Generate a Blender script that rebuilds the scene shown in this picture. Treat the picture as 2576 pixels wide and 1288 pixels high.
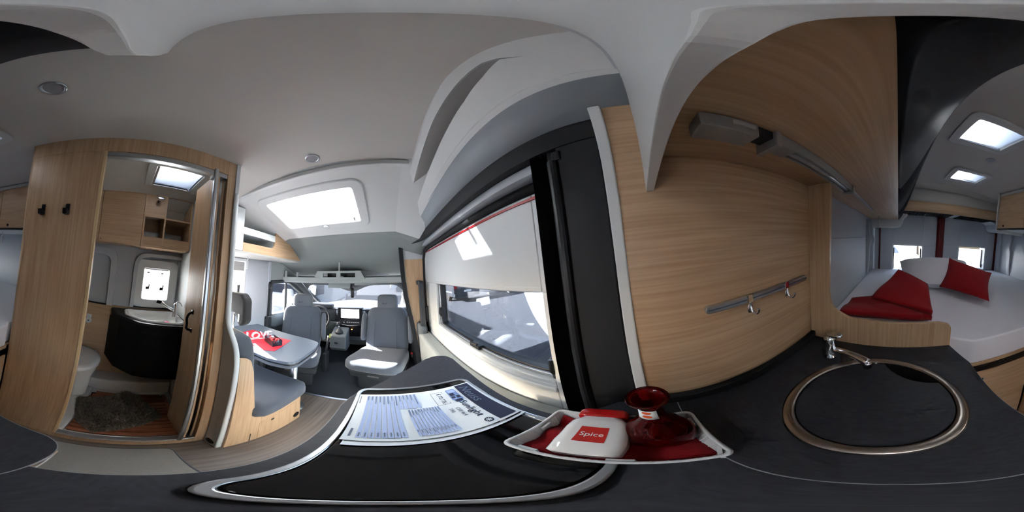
import bpy, bmesh, math, random
from mathutils import Matrix, Vector
for o in list(bpy.data.objects): bpy.data.objects.remove(o)
SC = bpy.context.scene
C = SC.collection
random.seed(7)
pi = math.pi
# ------------------------------------------------------------------ camera (360 degree equirectangular, slightly tilted)
CAM = Vector((0.0, 0.0, 1.34))
def cam_axes(a, b, c):
    ca, sa = math.cos(a), math.sin(a)
    Y = Vector((sa*math.cos(b), ca*math.cos(b), math.sin(b)))
    X0 = Vector((ca, -sa, 0)); Z0 = X0.cross(Y)
    X = X0*math.cos(c) + Z0*math.sin(c)
    return X, Y, X.cross(Y)
wx, wy, wz = cam_axes(math.radians(-44.23714155), math.radians(-6.68644311), math.radians(2.07719078))
right = Vector((wx[0], wy[0], wz[0])); fwd = Vector((wx[1], wy[1], wz[1])); up = Vector((wx[2], wy[2], wz[2]))
cd = bpy.data.cameras.new('panorama_camera')
cd.type = 'PANO'
for holder in (cd, getattr(cd, 'cycles', None)):
    try: holder.panorama_type = 'EQUIRECTANGULAR'
    except Exception: pass
cd.clip_start = 0.005; cd.clip_end = 500
cam = bpy.data.objects.new('panorama_camera', cd); C.objects.link(cam)
m3 = Matrix((right, up, -fwd)).transposed()
cam.matrix_world = Matrix.Translation(CAM) @ m3.to_4x4()
SC.camera = cam
# ------------------------------------------------------------------ sky, sun, exposure
SUN_DIR = Vector((1.0, -0.36, -0.50)).normalized()        # the way the light travels
W = bpy.data.worlds.new('sky'); SC.world = W; W.use_nodes = True
nt = W.node_tree; nt.nodes.clear()
sky = nt.nodes.new('ShaderNodeTexSky'); sky.sky_type = 'NISHITA'; sky.sun_disc = False
sky.sun_elevation = math.asin(-SUN_DIR.z); sky.sun_rotation = math.atan2(-SUN_DIR.x, -SUN_DIR.y)
sky.altitude = 60; sky.air_density = 1.0; sky.dust_density = 5.0; sky.ozone_density = 1.0
bg = nt.nodes.new('ShaderNodeBackground'); bg.inputs[1].default_value = 0.55
wo = nt.nodes.new('ShaderNodeOutputWorld')
nt.links.new(sky.outputs[0], bg.inputs[0]); nt.links.new(bg.outputs[0], wo.inputs[0])
sl = bpy.data.lights.new('sun', 'SUN'); sl.energy = 60.0; sl.angle = math.radians(0.53); sl.color = (1.0, 0.985, 0.97)
so = bpy.data.objects.new('sun', sl); C.objects.link(so)
so.rotation_euler = SUN_DIR.to_track_quat('-Z', 'Y').to_euler(); so.location = (-6, -3, 8)
SC.view_settings.view_transform = 'Standard'; SC.view_settings.look = 'None'
SC.view_settings.gamma = 1.0; SC.view_settings.use_curve_mapping = False
SC.view_settings.exposure = 2.1
cy = SC.cycles
cy.max_bounces = 6; cy.diffuse_bounces = 4; cy.glossy_bounces = 3; cy.transmission_bounces = 5; cy.transparent_max_bounces = 8
cy.use_adaptive_sampling = True; cy.adaptive_threshold = 0.016; cy.adaptive_min_samples = 28
cy.caustics_reflective = False; cy.caustics_refractive = False
cy.sample_clamp_indirect = 6.0; cy.use_denoising = True
try: cy.denoiser = 'OPENIMAGEDENOISE'; cy.denoising_input_passes = 'RGB_ALBEDO_NORMAL'
except Exception: pass
# ------------------------------------------------------------------ mesh building helpers
class MB:
    def __init__(s): s.v = []; s.f = []
    def add(s, vs, fs):
        n = len(s.v); s.v += [tuple(p) for p in vs]; s.f += [tuple(i+n for i in f) for f in fs]; return s
    def box(s, x0, x1, y0, y1, z0, z1):
        return s.add([(x0,y0,z0),(x1,y0,z0),(x1,y1,z0),(x0,y1,z0),(x0,y0,z1),(x1,y0,z1),(x1,y1,z1),(x0,y1,z1)],
            [(3,2,1,0),(4,5,6,7),(0,1,5,4),(1,2,6,5),(2,3,7,6),(3,0,4,7)])
    def obox(s, c, size, M=None):
        a, b, d = (q/2 for q in size); M = M or Matrix.Identity(3); c = Vector(c)
        pts = [(-a,-b,-d),(a,-b,-d),(a,b,-d),(-a,b,-d),(-a,-b,d),(a,-b,d),(a,b,d),(-a,b,d)]
        return s.add([c + M @ Vector(p) for p in pts], [(3,2,1,0),(4,5,6,7),(0,1,5,4),(1,2,6,5),(2,3,7,6),(3,0,4,7)])
    def prism(s, pts, ax, lo, hi):
        """extrude a 2d outline along axis ax ('x': pts are (y,z); 'y': (x,z); 'z': (x,y))"""
        def P(p, t): return {'x': (t, p[0], p[1]), 'y': (p[0], t, p[1]), 'z': (p[0], p[1], t)}[ax]
        n = len(pts)
        return s.add([P(p, lo) for p in pts] + [P(p, hi) for p in pts],
            [tuple(range(n)), tuple(range(2*n-1, n-1, -1))] + [(i, (i+1) % n, n+(i+1) % n, n+i) for i in range(n)])
    def ring(s, outer, inner, ax, lo, hi):
        def P(p, t): return {'x': (t, p[0], p[1]), 'y': (p[0], t, p[1]), 'z': (p[0], p[1], t)}[ax]
        n = len(outer); V = [P(p, lo) for p in outer]+[P(p, lo) for p in inner]+[P(p, hi) for p in outer]+[P(p, hi) for p in inner]
        F = []
        for i in range(n):
            j = (i+1) % n
            F += [(i, j, n+j, n+i), (2*n+j, 2*n+i, 3*n+i, 3*n+j), (j, i, 2*n+i, 2*n+j), (n+i, n+j, 3*n+j, 3*n+i)]
        return s.add(V, F)
    def lathe(s, prof, c, seg=24, M=None, close=True):
        M = M or Matrix.Identity(3); c = Vector(c); n = len(prof); V = []; F = []
        for k in range(seg):
            a = 2*pi*k/seg
            V += [c + M @ Vector((r*math.cos(a), r*math.sin(a), z)) for r, z in prof]
        for k in range(seg):
            l = (k+1) % seg
            F += [(k*n+i, l*n+i, l*n+i+1, k*n+i+1) for i in range(n-1)]
        if close:
            F += [tuple(k*n for k in range(seg))[::-1], tuple(k*n+n-1 for k in range(seg))]
        return s.add(V, F)
    def tube(s, path, r, seg=8, cap=True):
        path = [Vector(p) for p in path]; n = len(path); V = []; F = []
        rs = r if isinstance(r, (list, tuple)) else [r]*n
        prev = None
        for i, p in enumerate(path):
            t = (path[min(i+1, n-1)] - path[max(i-1, 0)]).normalized()
            if prev is None:
                ref = Vector((0,0,1)) if abs(t.z) < .9 else Vector((1,0,0))
                u = t.cross(ref).normalized()
            else:
                u = (prev - t*prev.dot(t)).normalized()
            prev = u; w = t.cross(u)
            V += [p + (u*math.cos(2*pi*k/seg) + w*math.sin(2*pi*k/seg))*rs[i] for k in range(seg)]
        for i in range(n-1):
            for k in range(seg):
                l = (k+1) % seg; F.append((i*seg+k, i*seg+l, (i+1)*seg+l, (i+1)*seg+k))
        if cap: F += [tuple(range(seg))[::-1], tuple((n-1)*seg+k for k in range(seg))]
        return s.add(V, F)
    def ribbon(s, rows):
        """rows of equally long point lists -> quad strip surface"""
        n = len(rows[0]); V = [p for r in rows for p in r]; F = []
        for i in range(len(rows)-1):
            for k in range(n-1): F.append((i*n+k, i*n+k+1, (i+1)*n+k+1, (i+1)*n+k))
        return s.add(V, F)
    def soft(s, c, size, e=6.0, M=None, n=10):
        """rounded, puffy block: superellipsoid of exponent e"""
        M = M or Matrix.Identity(3); c = Vector(c); h = [q/2 for q in size]
        bm = bmesh.new(); bmesh.ops.create_cube(bm, size=2.0)
        bmesh.ops.subdivide_edges(bm, edges=bm.edges[:], cuts=n-1, use_grid_fill=True)
        es = e if isinstance(e, (list, tuple)) else (e, e, e)
        V = []
        for v in bm.verts:
            p = v.co
            q = [math.tan(t*pi/4*.98)/math.tan(pi/4*.98) for t in p]
            lo, hi = 0.0, 2.0
            for _ in range(30):
                mid = (lo+hi)/2
                if sum((abs(q[i])*mid)**es[i] for i in range(3)) > 1: hi = mid
                else: lo = mid
            V.append(c + M @ Vector([q[i]*lo*h[i] for i in range(3)]))
        F = [tuple(v.index for v in f.verts) for f in bm.faces]; bm.free()
        return s.add(V, F)
    def pillow(s, A, B, Cc, D, th, n=14, pinch=.06, p=.5):
        """cushion between four corners"""
        A, B, Cc, D = (Vector(q) for q in (A, B, Cc, D)); nrm = (Cc-A).cross(D-B).normalized(); V = []; F = []
        cen = (A+B+Cc+D)/4
        for side in (1, -1):
            for i in range(n+1):
                for j in range(n+1):
                    u, w = i/n, j/n
                    P = A*(1-u)*(1-w) + B*u*(1-w) + Cc*u*w + D*(1-u)*w
                    bu, bw = 4*u*(1-u), 4*w*(1-w)
                    P = P + (cen-P)*pinch*((bu*(1-bw)+bw*(1-bu)))
                    V.append(P + nrm*side*th/2*(bu*bw)**p)
        m = (n+1)**2
        for i in range(n):
            for j in range(n):
                a = i*(n+1)+j; F.append((a, a+n+1, a+n+2, a+1)); F.append((m+a, m+a+1, m+a+n+2, m+a+n+1))
        return s.add(V, F)
    def sheet(s, fn, nu, nv, th=0.0):
        rows = [[fn(i/nu, j/nv) for j in range(nv+1)] for i in range(nu+1)]
        return s.ribbon(rows)
    def gridholes(s, xs, ys, zf, holes):
        """height-field z=zf(x,y) over breakpoints, leaving out cells inside holes (x0,x1,y0,y1)"""
        xs = sorted(set(xs)); ys = sorted(set(ys)); idx = {}
        for i, x in enumerate(xs):
            for j, y in enumerate(ys): idx[i, j] = len(s.v); s.v.append((x, y, zf(x, y)))
        for i in range(len(xs)-1):
            for j in range(len(ys)-1):
                cx, cy_ = (xs[i]+xs[i+1])/2, (ys[j]+ys[j+1])/2
                if any(h[0] < cx < h[1] and h[2] < cy_ < h[3] for h in holes): continue
                s.f.append((idx[i,j], idx[i,j+1], idx[i+1,j+1], idx[i+1,j]))
        return s
    def slab(s, ax, lo, hi, a0, a1, b0, b1, holes=()):
        """flat wall across axis ax between lo..hi with rectangular openings (a0,a1,b0,b1)"""
        A = sorted(set([a0, a1]+[q for h in holes for q in h[:2]])); B = sorted(set([b0, b1]+[q for h in holes for q in h[2:]]))
        for i in range(len(A)-1):
            for j in range(len(B)-1):
                ca, cb = (A[i]+A[i+1])/2, (B[j]+B[j+1])/2
                if any(h[0] < ca < h[1] and h[2] < cb < h[3] for h in holes): continue
                if ax == 'x': s.box(lo, hi, A[i], A[i+1], B[j], B[j+1])
                elif ax == 'y': s.box(A[i], A[i+1], lo, hi, B[j], B[j+1])
                else: s.box(A[i], A[i+1], B[j], B[j+1], lo, hi)
        return s
def rrect(x0, x1, y0, y1, r, n=5):
    out = []
    rs = r if isinstance(r, (list, tuple)) else (r,)*4
    for (cx, cy_, a, q) in ((x1, y1, 0, rs[0]), (x0, y1, 90, rs[1]), (x0, y0, 180, rs[2]), (x1, y0, 270, rs[3])):
        sx = -1 if cx == x1 else 1; sy = -1 if cy_ == y1 else 1
        for k in range(n+1):
            t = math.radians(a + 90*k/n)
            out.append((cx + sx*q + q*math.cos(t), cy_ + sy*q + q*math.sin(t)))
    return out
def circ(cx, cy_, r, n=24, ry=None): return [(cx+r*math.cos(2*pi*k/n), cy_+(ry or r)*math.sin(2*pi*k/n)) for k in range(n)]
def smooth(pts, it=2, closed=False):
    for _ in range(it):
        q = []
        n = len(pts)
        for i in range(n if closed else n-1):
            a, b = pts[i], pts[(i+1) % n]
            q += [tuple(.75*x+.25*y for x, y in zip(a, b)), tuple(.25*x+.75*y for x, y in zip(a, b))]
        pts = q if closed else [pts[0]]+q+[pts[-1]]
    return pts
def rounded(pts, r, n=5):
    """round the corners of a polygon; r a number or a list"""
    out = []; N = len(pts)
    for i in range(N):
        p0, p1, p2 = Vector(pts[i-1]), Vector(pts[i]), Vector(pts[(i+1) % N])
        q = r[i] if isinstance(r, (list, tuple)) else r
        if q <= 0: out.append(tuple(p1)); continue
        d0 = (p0-p1).normalized(); d2 = (p2-p1).normalized()
        ang = max(.05, d0.angle(d2)); t = min(q/math.tan(ang/2), (p0-p1).length*.49, (p2-p1).length*.49)
        a = p1+d0*t; b = p1+d2*t
        for k in range(n+1):
            u = k/n; out.append(tuple(a*(1-u)**2 + p1*2*u*(1-u) + b*u*u))
    return out
def Rz(a): return Matrix.Rotation(math.radians(a), 3, 'Z')
def Rx(a): return Matrix.Rotation(math.radians(a), 3, 'X')
def Ry(a): return Matrix.Rotation(math.radians(a), 3, 'Y')
ORG = {}
def tag(o, label=None, cat=None, group=None, kind=None):
    if label: o['label'] = label
    if cat: o['category'] = cat
    if group: o['group'] = group
    if kind: o['kind'] = kind
    return o
def thing(name, label, cat, loc=(0,0,0), group=None, kind=None):
    o = bpy.data.objects.new(name, None); C.objects.link(o); o.location = loc; o.empty_display_size = .05
    ORG[o.name] = Vector(loc); return tag(o, label, cat, group, kind)
def O(name, mb, mat, parent=None, bevel=0, seg=2, sm=False, sub=0, solid=0, ang=None, label=None, cat=None, group=None, kind=None, base=None):
    """one mesh object; world coordinates in mb; parented under parent"""
    org = ORG[parent.name] if parent else (Vector(base) if base else None)
    if org is None:
        xs = [p[0] for p in mb.v]; ys = [p[1] for p in mb.v]; zs = [p[2] for p in mb.v]
        org = Vector(((min(xs)+max(xs))/2, (min(ys)+max(ys))/2, min(zs)))
    me = bpy.data.meshes.new(name); me.from_pydata([tuple(Vector(p)-org) for p in mb.v], [], mb.f); me.validate(); me.update()
    bm = bmesh.new(); bm.from_mesh(me); bmesh.ops.recalc_face_normals(bm, faces=bm.faces[:]); bm.to_mesh(me); bm.free()
    me.materials.append(mat)
    if sm or sub:
        for p in me.polygons: p.use_smooth = True
    o = bpy.data.objects.new(name, me); C.objects.link(o)
    if parent: o.parent = parent
    else: o.location = org
    ORG[o.name] = org
    if solid:
        q = o.modifiers.new('thickness', 'SOLIDIFY'); q.thickness = solid; q.offset = 0
    if bevel:
        b = o.modifiers.new('edge', 'BEVEL'); b.width = bevel; b.segments = seg; b.limit_method = 'ANGLE'; b.angle_limit = math.radians(ang or 40)
        b.harden_normals = False
    if sub:
        q = o.modifiers.new('smooth', 'SUBSURF'); q.levels = sub; q.render_levels = sub
    return tag(o, label, cat, group, kind)
def text(name, s, size, mat, parent, M, ext=.0004, align='LEFT', label=None, shear=0, spacing=1.0):
    """lettering as thin mesh; M maps text space (x right, y up, z out) to world"""
    cu = bpy.data.curves.new(name, 'FONT'); cu.body = s; cu.size = size; cu.extrude = ext; cu.align_x = align; cu.shear = shear
    cu.space_character = spacing; cu.resolution_u = 3
    t = bpy.data.objects.new('tmp', cu); C.objects.link(t)
    bpy.context.view_layer.update()
    me = bpy.data.meshes.new_from_object(t.evaluated_get(bpy.context.evaluated_depsgraph_get()))
    bpy.data.objects.remove(t)
    me.transform(Matrix.Translation(-ORG[parent.name]) @ M)
    me.materials.clear(); me.materials.append(mat)
    o = bpy.data.objects.new(name, me); C.objects.link(o); o.parent = parent; ORG[o.name] = ORG[parent.name]
    return tag(o, label)
def frame4(o, x, y, z):
    return Matrix(((x[0], y[0], z[0], o[0]), (x[1], y[1], z[1], o[1]), (x[2], y[2], z[2], o[2]), (0, 0, 0, 1)))
def dup(root, off, label=None, cat=None, group=None):
    """copy a thing with its parts and sub-parts, moved by off"""
    r = root.copy(); C.objects.link(r); r.location = root.location + Vector(off); ORG[r.name] = ORG[root.name] + Vector(off)
    for ch in list(root.children):
        c = ch.copy(); C.objects.link(c); c.parent = r; ORG[c.name] = ORG[r.name]
        for g in ch.children:
            d = g.copy(); C.objects.link(d); d.parent = c; ORG[d.name] = ORG[r.name]
    return tag(r, label, cat, group)
# ------------------------------------------------------------------ materials (all procedural)
def srgb(r, g, b):
    f = lambda c: (c/255/12.92) if c/255 <= .04045 else ((c/255+.055)/1.055)**2.4
    return (f(r), f(g), f(b), 1)
MATS = {}
def mat(name, col, rough=.5, metal=0.0, spec=.5, noise=0, nscale=200, bump=0, bscale=300, coat=0, emit=0, aniso=None, trans=0, sheen=0, ior=1.45):
    m = bpy.data.materials.new(name); m.use_nodes = True; n = m.node_tree.nodes; l = m.node_tree.links
    b = n['Principled BSDF']; b.inputs['Base Color'].default_value = col; b.inputs['Roughness'].default_value = rough
    b.inputs['Metallic'].default_value = metal; b.inputs['Specular IOR Level'].default_value = spec; b.inputs['IOR'].default_value = ior
    if coat: b.inputs['Coat Weight'].default_value = coat; b.inputs['Coat Roughness'].default_value = .08
    if trans: b.inputs['Transmission Weight'].default_value = trans
    if sheen: b.inputs['Sheen Weight'].default_value = sheen; b.inputs['Sheen Roughness'].default_value = .5
    if emit: b.inputs['Emission Color'].default_value = col; b.inputs['Emission Strength'].default_value = emit
    tc = n.new('ShaderNodeTexCoord'); mp = n.new('ShaderNodeMapping'); l.new(tc.outputs['Object'], mp.inputs[0])
    if aniso: mp.inputs['Scale'].default_value = aniso
    if noise:
        t = n.new('ShaderNodeTexNoise'); t.inputs['Scale'].default_value = nscale; t.inputs['Detail'].default_value = 2; l.new(mp.outputs[0], t.inputs['Vector'])
        r = n.new('ShaderNodeValToRGB'); l.new(t.outputs['Fac'], r.inputs[0])
        r.color_ramp.elements[0].position = .3; r.color_ramp.elements[1].position = .7
        r.color_ramp.elements[0].color = tuple(c*(1-noise) for c in col[:3])+(1,); r.color_ramp.elements[1].color = tuple(min(1, c*(1+noise)) for c in col[:3])+(1,)
        l.new(r.outputs[0], b.inputs['Base Color'])
    if bump:
        t2 = n.new('ShaderNodeTexNoise'); t2.inputs['Scale'].default_value = bscale; t2.inputs['Detail'].default_value = 2; l.new(mp.outputs[0], t2.inputs['Vector'])
        bp = n.new('ShaderNodeBump'); bp.inputs['Strength'].default_value = bump; bp.inputs['Distance'].default_value = .002
        l.new(t2.outputs['Fac'], bp.inputs['Height']); l.new(bp.outputs[0], b.inputs['Normal'])
    MATS[name] = m; return m
def wood(name, light, dark, axis, rough=.42, k=1.0):
    """veneer with fine straight grain along the given axis"""
    m = bpy.data.materials.new(name); m.use_nodes = True; n = m.node_tree.nodes; l = m.node_tree.links; b = n['Principled BSDF']
    tc = n.new('ShaderNodeTexCoord')
    def mapped(long, cross):
        mp = n.new('ShaderNodeMapping'); l.new(tc.outputs['Object'], mp.inputs[0])
        mp.inputs['Scale'].default_value = tuple(long if a == axis else cross for a in 'xyz'); return mp
    m1 = mapped(3.5*k, 150*k); m2 = mapped(1.3*k, 14*k)
    t1 = n.new('ShaderNodeTexNoise'); t1.inputs['Scale'].default_value = 1; t1.inputs['Detail'].default_value = 2; l.new(m1.outputs[0], t1.inputs[0])
    t2 = n.new('ShaderNodeTexNoise'); t2.inputs['Scale'].default_value = 1; t2.inputs['Detail'].default_value = 2; t2.inputs['Distortion'].default_value = 1.2; l.new(m2.outputs[0], t2.inputs[0])
    mx = n.new('ShaderNodeMath'); mx.operation = 'MULTIPLY_ADD'; mx.inputs[1].default_value = .55; l.new(t1.outputs['Fac'], mx.inputs[0])
    ml = n.new('ShaderNodeMath'); ml.operation = 'MULTIPLY'; ml.inputs[1].default_value = .45; l.new(t2.outputs['Fac'], ml.inputs[0]); l.new(ml.outputs[0], mx.inputs[2])
    r = n.new('ShaderNodeValToRGB'); l.new(mx.outputs[0], r.inputs[0]); e = r.color_ramp.elements
    e[0].position = .33; e[0].color = dark; e[1].position = .62; e[1].color = light
    l.new(r.outputs[0], b.inputs['Base Color']); b.inputs['Roughness'].default_value = rough
    MATS[name] = m; return m
def thin_glass(name, tint=(1,1,1,1), rough=0.0, fres=.9):
    m = bpy.data.materials.new(name); m.use_nodes = True; n = m.node_tree.nodes; l = m.node_tree.links; n.clear()
    tr = n.new('ShaderNodeBsdfTransparent'); tr.inputs[0].default_value = tint
    gl = n.new('ShaderNodeBsdfGlossy'); gl.inputs['Roughness'].default_value = rough
    fr = n.new('ShaderNodeFresnel'); fr.inputs[0].default_value = 1.45
    mu = n.new('ShaderNodeMath'); mu.operation = 'MULTIPLY'; mu.inputs[1].default_value = fres; l.new(fr.outputs[0], mu.inputs[0])
    mx = n.new('ShaderNodeMixShader'); l.new(mu.outputs[0], mx.inputs[0]); l.new(tr.outputs[0], mx.inputs[1]); l.new(gl.outputs[0], mx.inputs[2])
    out = n.new('ShaderNodeOutputMaterial'); l.new(mx.outputs[0], out.inputs[0]); MATS[name] = m; return m
def acrylic(name, t=.55, c=.9):
    """milky roof-light pane: partly clear, partly scattering"""
    m = bpy.data.materials.new(name); m.use_nodes = True; n = m.node_tree.nodes; l = m.node_tree.links; n.clear()
    tr = n.new('ShaderNodeBsdfTransparent'); tr.inputs[0].default_value = (.93, .96, 1, 1)
    tl = n.new('ShaderNodeBsdfTranslucent'); tl.inputs[0].default_value = (.95*c, .98*c, c, 1)
    mx = n.new('ShaderNodeMixShader'); mx.inputs[0].default_value = 1-t; l.new(tr.outputs[0], mx.inputs[1]); l.new(tl.outputs[0], mx.inputs[2])
    out = n.new('ShaderNodeOutputMaterial'); l.new(mx.outputs[0], out.inputs[0]); MATS[name] = m; return m
L_, D_ = srgb(202, 169, 135), srgb(176, 142, 108)
wood_z = wood('oak_vertical', L_, D_, 'z'); wood_y = wood('oak_lengthways', L_, D_, 'y'); wood_x = wood('oak_crossways', L_, D_, 'x')
floor_m = wood('vinyl_floor', srgb(122, 112, 104), srgb(84, 76, 72), 'y', .45, .5)
teak = wood('teak', srgb(166, 104, 72), srgb(128, 74, 50), 'y', .5)
white = mat('white_plastic', srgb(212, 214, 214), .45)
liner = mat('ceiling_liner', srgb(206, 202, 197), .8)
wallp = mat('wall_liner', srgb(186, 190, 196), .55)
greyp = mat('grey_laminate', srgb(176, 174, 170), .5)
covem = mat('cove_liner', srgb(158, 165, 171), .6)
cabgrey = mat('cab_grey_plastic', srgb(98, 104, 107), .6)
cablight = mat('cab_light_plastic', srgb(160, 165, 163), .6)
headl = mat('cab_headliner', srgb(138, 144, 143), .9)
dashm = mat('dark_plastic', srgb(48, 51, 55), .55)
blackp = mat('black_plastic', srgb(22, 22, 25), .4)
blackm = mat('black_matt', srgb(19, 20, 24), .7)
rubber = mat('rubber', srgb(20, 20, 22), .75)
anth = mat('anthracite_front', srgb(40, 41, 46), .62, spec=.25)
worktop = mat('worktop_slate', srgb(46, 47, 53), .5, noise=.22, nscale=60, bump=.08, bscale=500, aniso=(1, 3, 1))
edge = mat('worktop_edging', srgb(160, 162, 166), .4)
fabric = mat('seat_fabric', srgb(72, 78, 88), .95, noise=.14, nscale=420, bump=.25, bscale=900, sheen=.2)
fabric2 = mat('seat_fabric_light', srgb(88, 93, 101), .95, noise=.1, nscale=420, bump=.2, bscale=900, sheen=.2)
seam_m = mat('seat_seam', srgb(70, 76, 86), .9)
darkfab = mat('headrest_fabric', srgb(66, 65, 66), .9)
sheetm = mat('white_sheet', srgb(232, 230, 238), .9, bump=.25, bscale=14, sheen=.1)
redfab = mat('red_fleece', srgb(146, 5, 16), .95, noise=.12, nscale=300, bump=.3, bscale=600, sheen=.1)
redmat = mat('red_placemat', srgb(200, 28, 48), .6)
carpet = mat('carpet_pile', srgb(150, 150, 146), 1.0, noise=.12, nscale=500, bump=.5, bscale=900)
rugm = mat('rug_pile', srgb(146, 136, 124), 1.0, noise=.25, nscale=90)
chrome = mat('chrome', srgb(225, 228, 232), .08, 1.0)
alu = mat('brushed_aluminium', srgb(190, 194, 198), .32, 1.0)
bowlm = mat('shaded_sink_bowl', srgb(40, 40, 42), .5, .6)  # steel painted darker to imitate the shade under the lid
barm = mat('light_bar_grey', srgb(150, 149, 147), .38, .35)
steel = mat('satin_steel', srgb(176, 166, 156), .3, 1.0)
ceram = mat('white_ceramic', srgb(232, 232, 230), .12, coat=.6)
redglaze = mat('red_glaze', srgb(176, 22, 20), .15, coat=.5)
redglass = mat('red_glass', srgb(150, 12, 10), .03, trans=.85, ior=1.3)
hobglass = mat('black_glass', srgb(10, 10, 11), .06, coat=.3)
blackgloss = mat('vanity_black', srgb(13, 13, 14), .5, spec=.3)
screenm = mat('screen_reflection_glow', (.9, .95, 1, 1), .2, emit=1.6)  # emission stands in for a washed-out reflection on the display
ledm = mat('lamp_lens', srgb(150, 152, 158), .3)
redstrip = mat('red_door_seal', srgb(92, 14, 14), .35)
redbright = mat('red_body_paint', srgb(160, 10, 18), .35)
paper = mat('paper', srgb(236, 242, 244), .7)
inkdark = mat('ink_dark', srgb(34, 38, 64), .6); inkblue = mat('ink_table', srgb(172, 190, 226), .7); inkgrey = mat('ink_grey', srgb(96, 108, 128), .6); inkmid = mat('ink_plan', srgb(120, 146, 190), .6)
orange = mat('sticker_orange', srgb(236, 92, 30), .6); redprint = mat('label_red', srgb(196, 40, 34), .4)
asphalt = mat('asphalt', srgb(56, 61, 70), .9, noise=.5, nscale=45, bump=.4, bscale=160)
vanwhite = mat('vehicle_white', srgb(235, 236, 236), .3, coat=.5); vangrey = mat('vehicle_dark', srgb(40, 44, 52), .3, coat=.6)
vglass = mat('vehicle_glass', srgb(30, 36, 46), .08, coat=.4); tyre = mat('tyre', srgb(24, 24, 25), .85)
leaf = mat('leaves', srgb(70, 92, 52), .8, noise=.4, nscale=8)
glass = thin_glass('window_glass', (.96, .98, 1, 1)); glass2 = thin_glass('tinted_glass', (.72, .78, .85, 1))
lidglass = thin_glass('clear_glass', (.95, .97, .97, 1)); pane = acrylic("roof_light_acrylic", .18, .75); milky = acrylic('milky_roof_light', .0, .45)
# ================================================================== SETTING
XL, XR, YR = -1.42, 0.335, -2.10          # left wall, right wall, rear doors
def interp(tab, x):
    if x <= tab[0][0]: return tab[0][1]
    for (a, za), (b, zb) in zip(tab, tab[1:]):
        if x <= b: return za + (zb-za)*(x-a)/(b-a)
    return tab[-1][1]
CEIL = [(-1.52, 1.60), (-1.42, 1.72), (-1.34, 1.82), (-1.2, 1.90), (-1.02, 1.918), (-.65, 1.956), (-.35, 1.964), (0, 1.96), (.13, 1.953), (.5, 1.93)]
cz = lambda x, y: interp(CEIL, x) - max(0, (-1.72-y))*.45
HATCH = [(-.505, -.265, -.815, -.595), (-.685, -.43, -1.465, -1.24), (-1.068, -.815, .082, .352)]   # two over the bed, one over the washroom
xs = [c[0] for c in CEIL[1:]] + [-1.28, -1.1, -.9, -.78, -.5, -.2, .07, .36] + [h[i] for h in HATCH for i in (0, 1)]
ys = [-2.16, -2.0, -1.86, -1.72, -1.0, -.4, .5, .72] + [h[i] for h in HATCH for i in (2, 3)]
O('ceiling', MB().gridholes([x for x in xs if -1.45 < x < .4], ys, cz, HATCH), liner, solid=.012, sm=False, kind='structure')
# lip where the flat liner ends and the sloping front section begins
O('trim_1', MB().box(-1.32, .13, .705, .73, 1.915, 1.945), white, bevel=.006, kind='structure')
FH = (-.885, -.15, .885, 1.29)
fz = lambda x, y: min(1.93 - .311*(y-.86), 1.962) - max(0, -1.0-x)*.35 - max(0, x-.1)*.35
O('ceiling_front', MB().gridholes([-1.43, -1.3, -1.15, -1.0, -.885, -.6, -.3, -.15, .1, .2, .36], [.70, .78, .885, 1.1, 1.29, 1.4, 1.47], fz, [FH]), white, solid=.012, kind='structure')
# cab headliner sloping down to the front shelf
def hl(u, v):
    x = -1.44 + u*1.84; y = 1.462 + v*1.05; k = (x+.52)/.92
    z0 = fz(x, 1.47); z1 = 1.335 - .05*k*k
    return (x, y - .12*k*k*v, z0 + (z1-z0)*(v**1.25))
O('ceiling_cab', MB().sheet(hl, 16, 8), headl, solid=.01, sm=True, kind='structure')
# outer roof skin with the roof-light openings
O('roof', MB().slab('z', 2.0, 2.03, -1.52, .54, -2.3, 1.5, HATCH + [(-.90, -.13, .80, 1.33)]), vanwhite, kind='structure')
O('roof_front', MB().ribbon([[(-1.52, 1.5, 2.03), (.54, 1.5, 2.03)], [(-1.50, 2.0, 1.72), (.52, 2.0, 1.72)], [(-1.40, 2.42, 1.34), (.42, 2.42, 1.34)]]), vanwhite, solid=.02, kind='structure')
# floors
O('floor', MB().box(-1.5, .5, -2.2, 1.352, -.03, 0), floor_m, kind='structure')
O('trim_2', MB().box(-1.2, .3, 1.35, 1.375, -.028, .006), alu, bevel=.003, kind='structure')
O('floor_cab', MB().box(-1.45, .45, 1.376, 3.2, -.06, -.022), mat('cab_mat', srgb(46, 50, 56), .9, noise=.15, nscale=300, bump=.3, bscale=500), kind='structure')
# left wall: inner liner and outer skin with washroom and dinette windows
WB = (.135, .355, 1.035, 1.305); WD = (.56, 1.20, .95, 1.46)
O('wall_left', MB().slab('x', XL-.03, XL, -2.2, 1.58, 0, 1.76, [WB, WD]), wallp, kind='structure')
O('wall_left_outer', MB().slab('x', -1.52, -1.475, -2.3, 1.58, -.35, 2.0, [WB, WD]), vanwhite, kind='structure')
# moulded ribs of the liner in the bed area, left and right
def rib(name, x, y, s, w=.05, z0=.9, z1=1.5):
    pts = smooth([(x, z0), (x+s*.03, z0+.15), (x+s*.03, z0+.33), (x+s*.055, z0+.40), (x+s*.03, z0+.46), (x+s*.03, z1), (x, z1+.03)], 2)
    O(name, MB().prism(pts, 'y', y-w/2, y+w/2), wallp, bevel=.012, seg=3, kind='structure')
rib('trim_3', XL, -1.97, 1, .07); rib('trim_4', XL, -1.72, 1, .06); rib('trim_5', XR, -1.93, -1, .09); rib('trim_6', XR, -1.74, -1, .06)
O('trim_7', MB().prism(rrect(-1.66, -.64, .98, 1.33, .06), 'x', XR-.006, XR+.004), wallp, bevel=.004, kind='structure')
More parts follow.
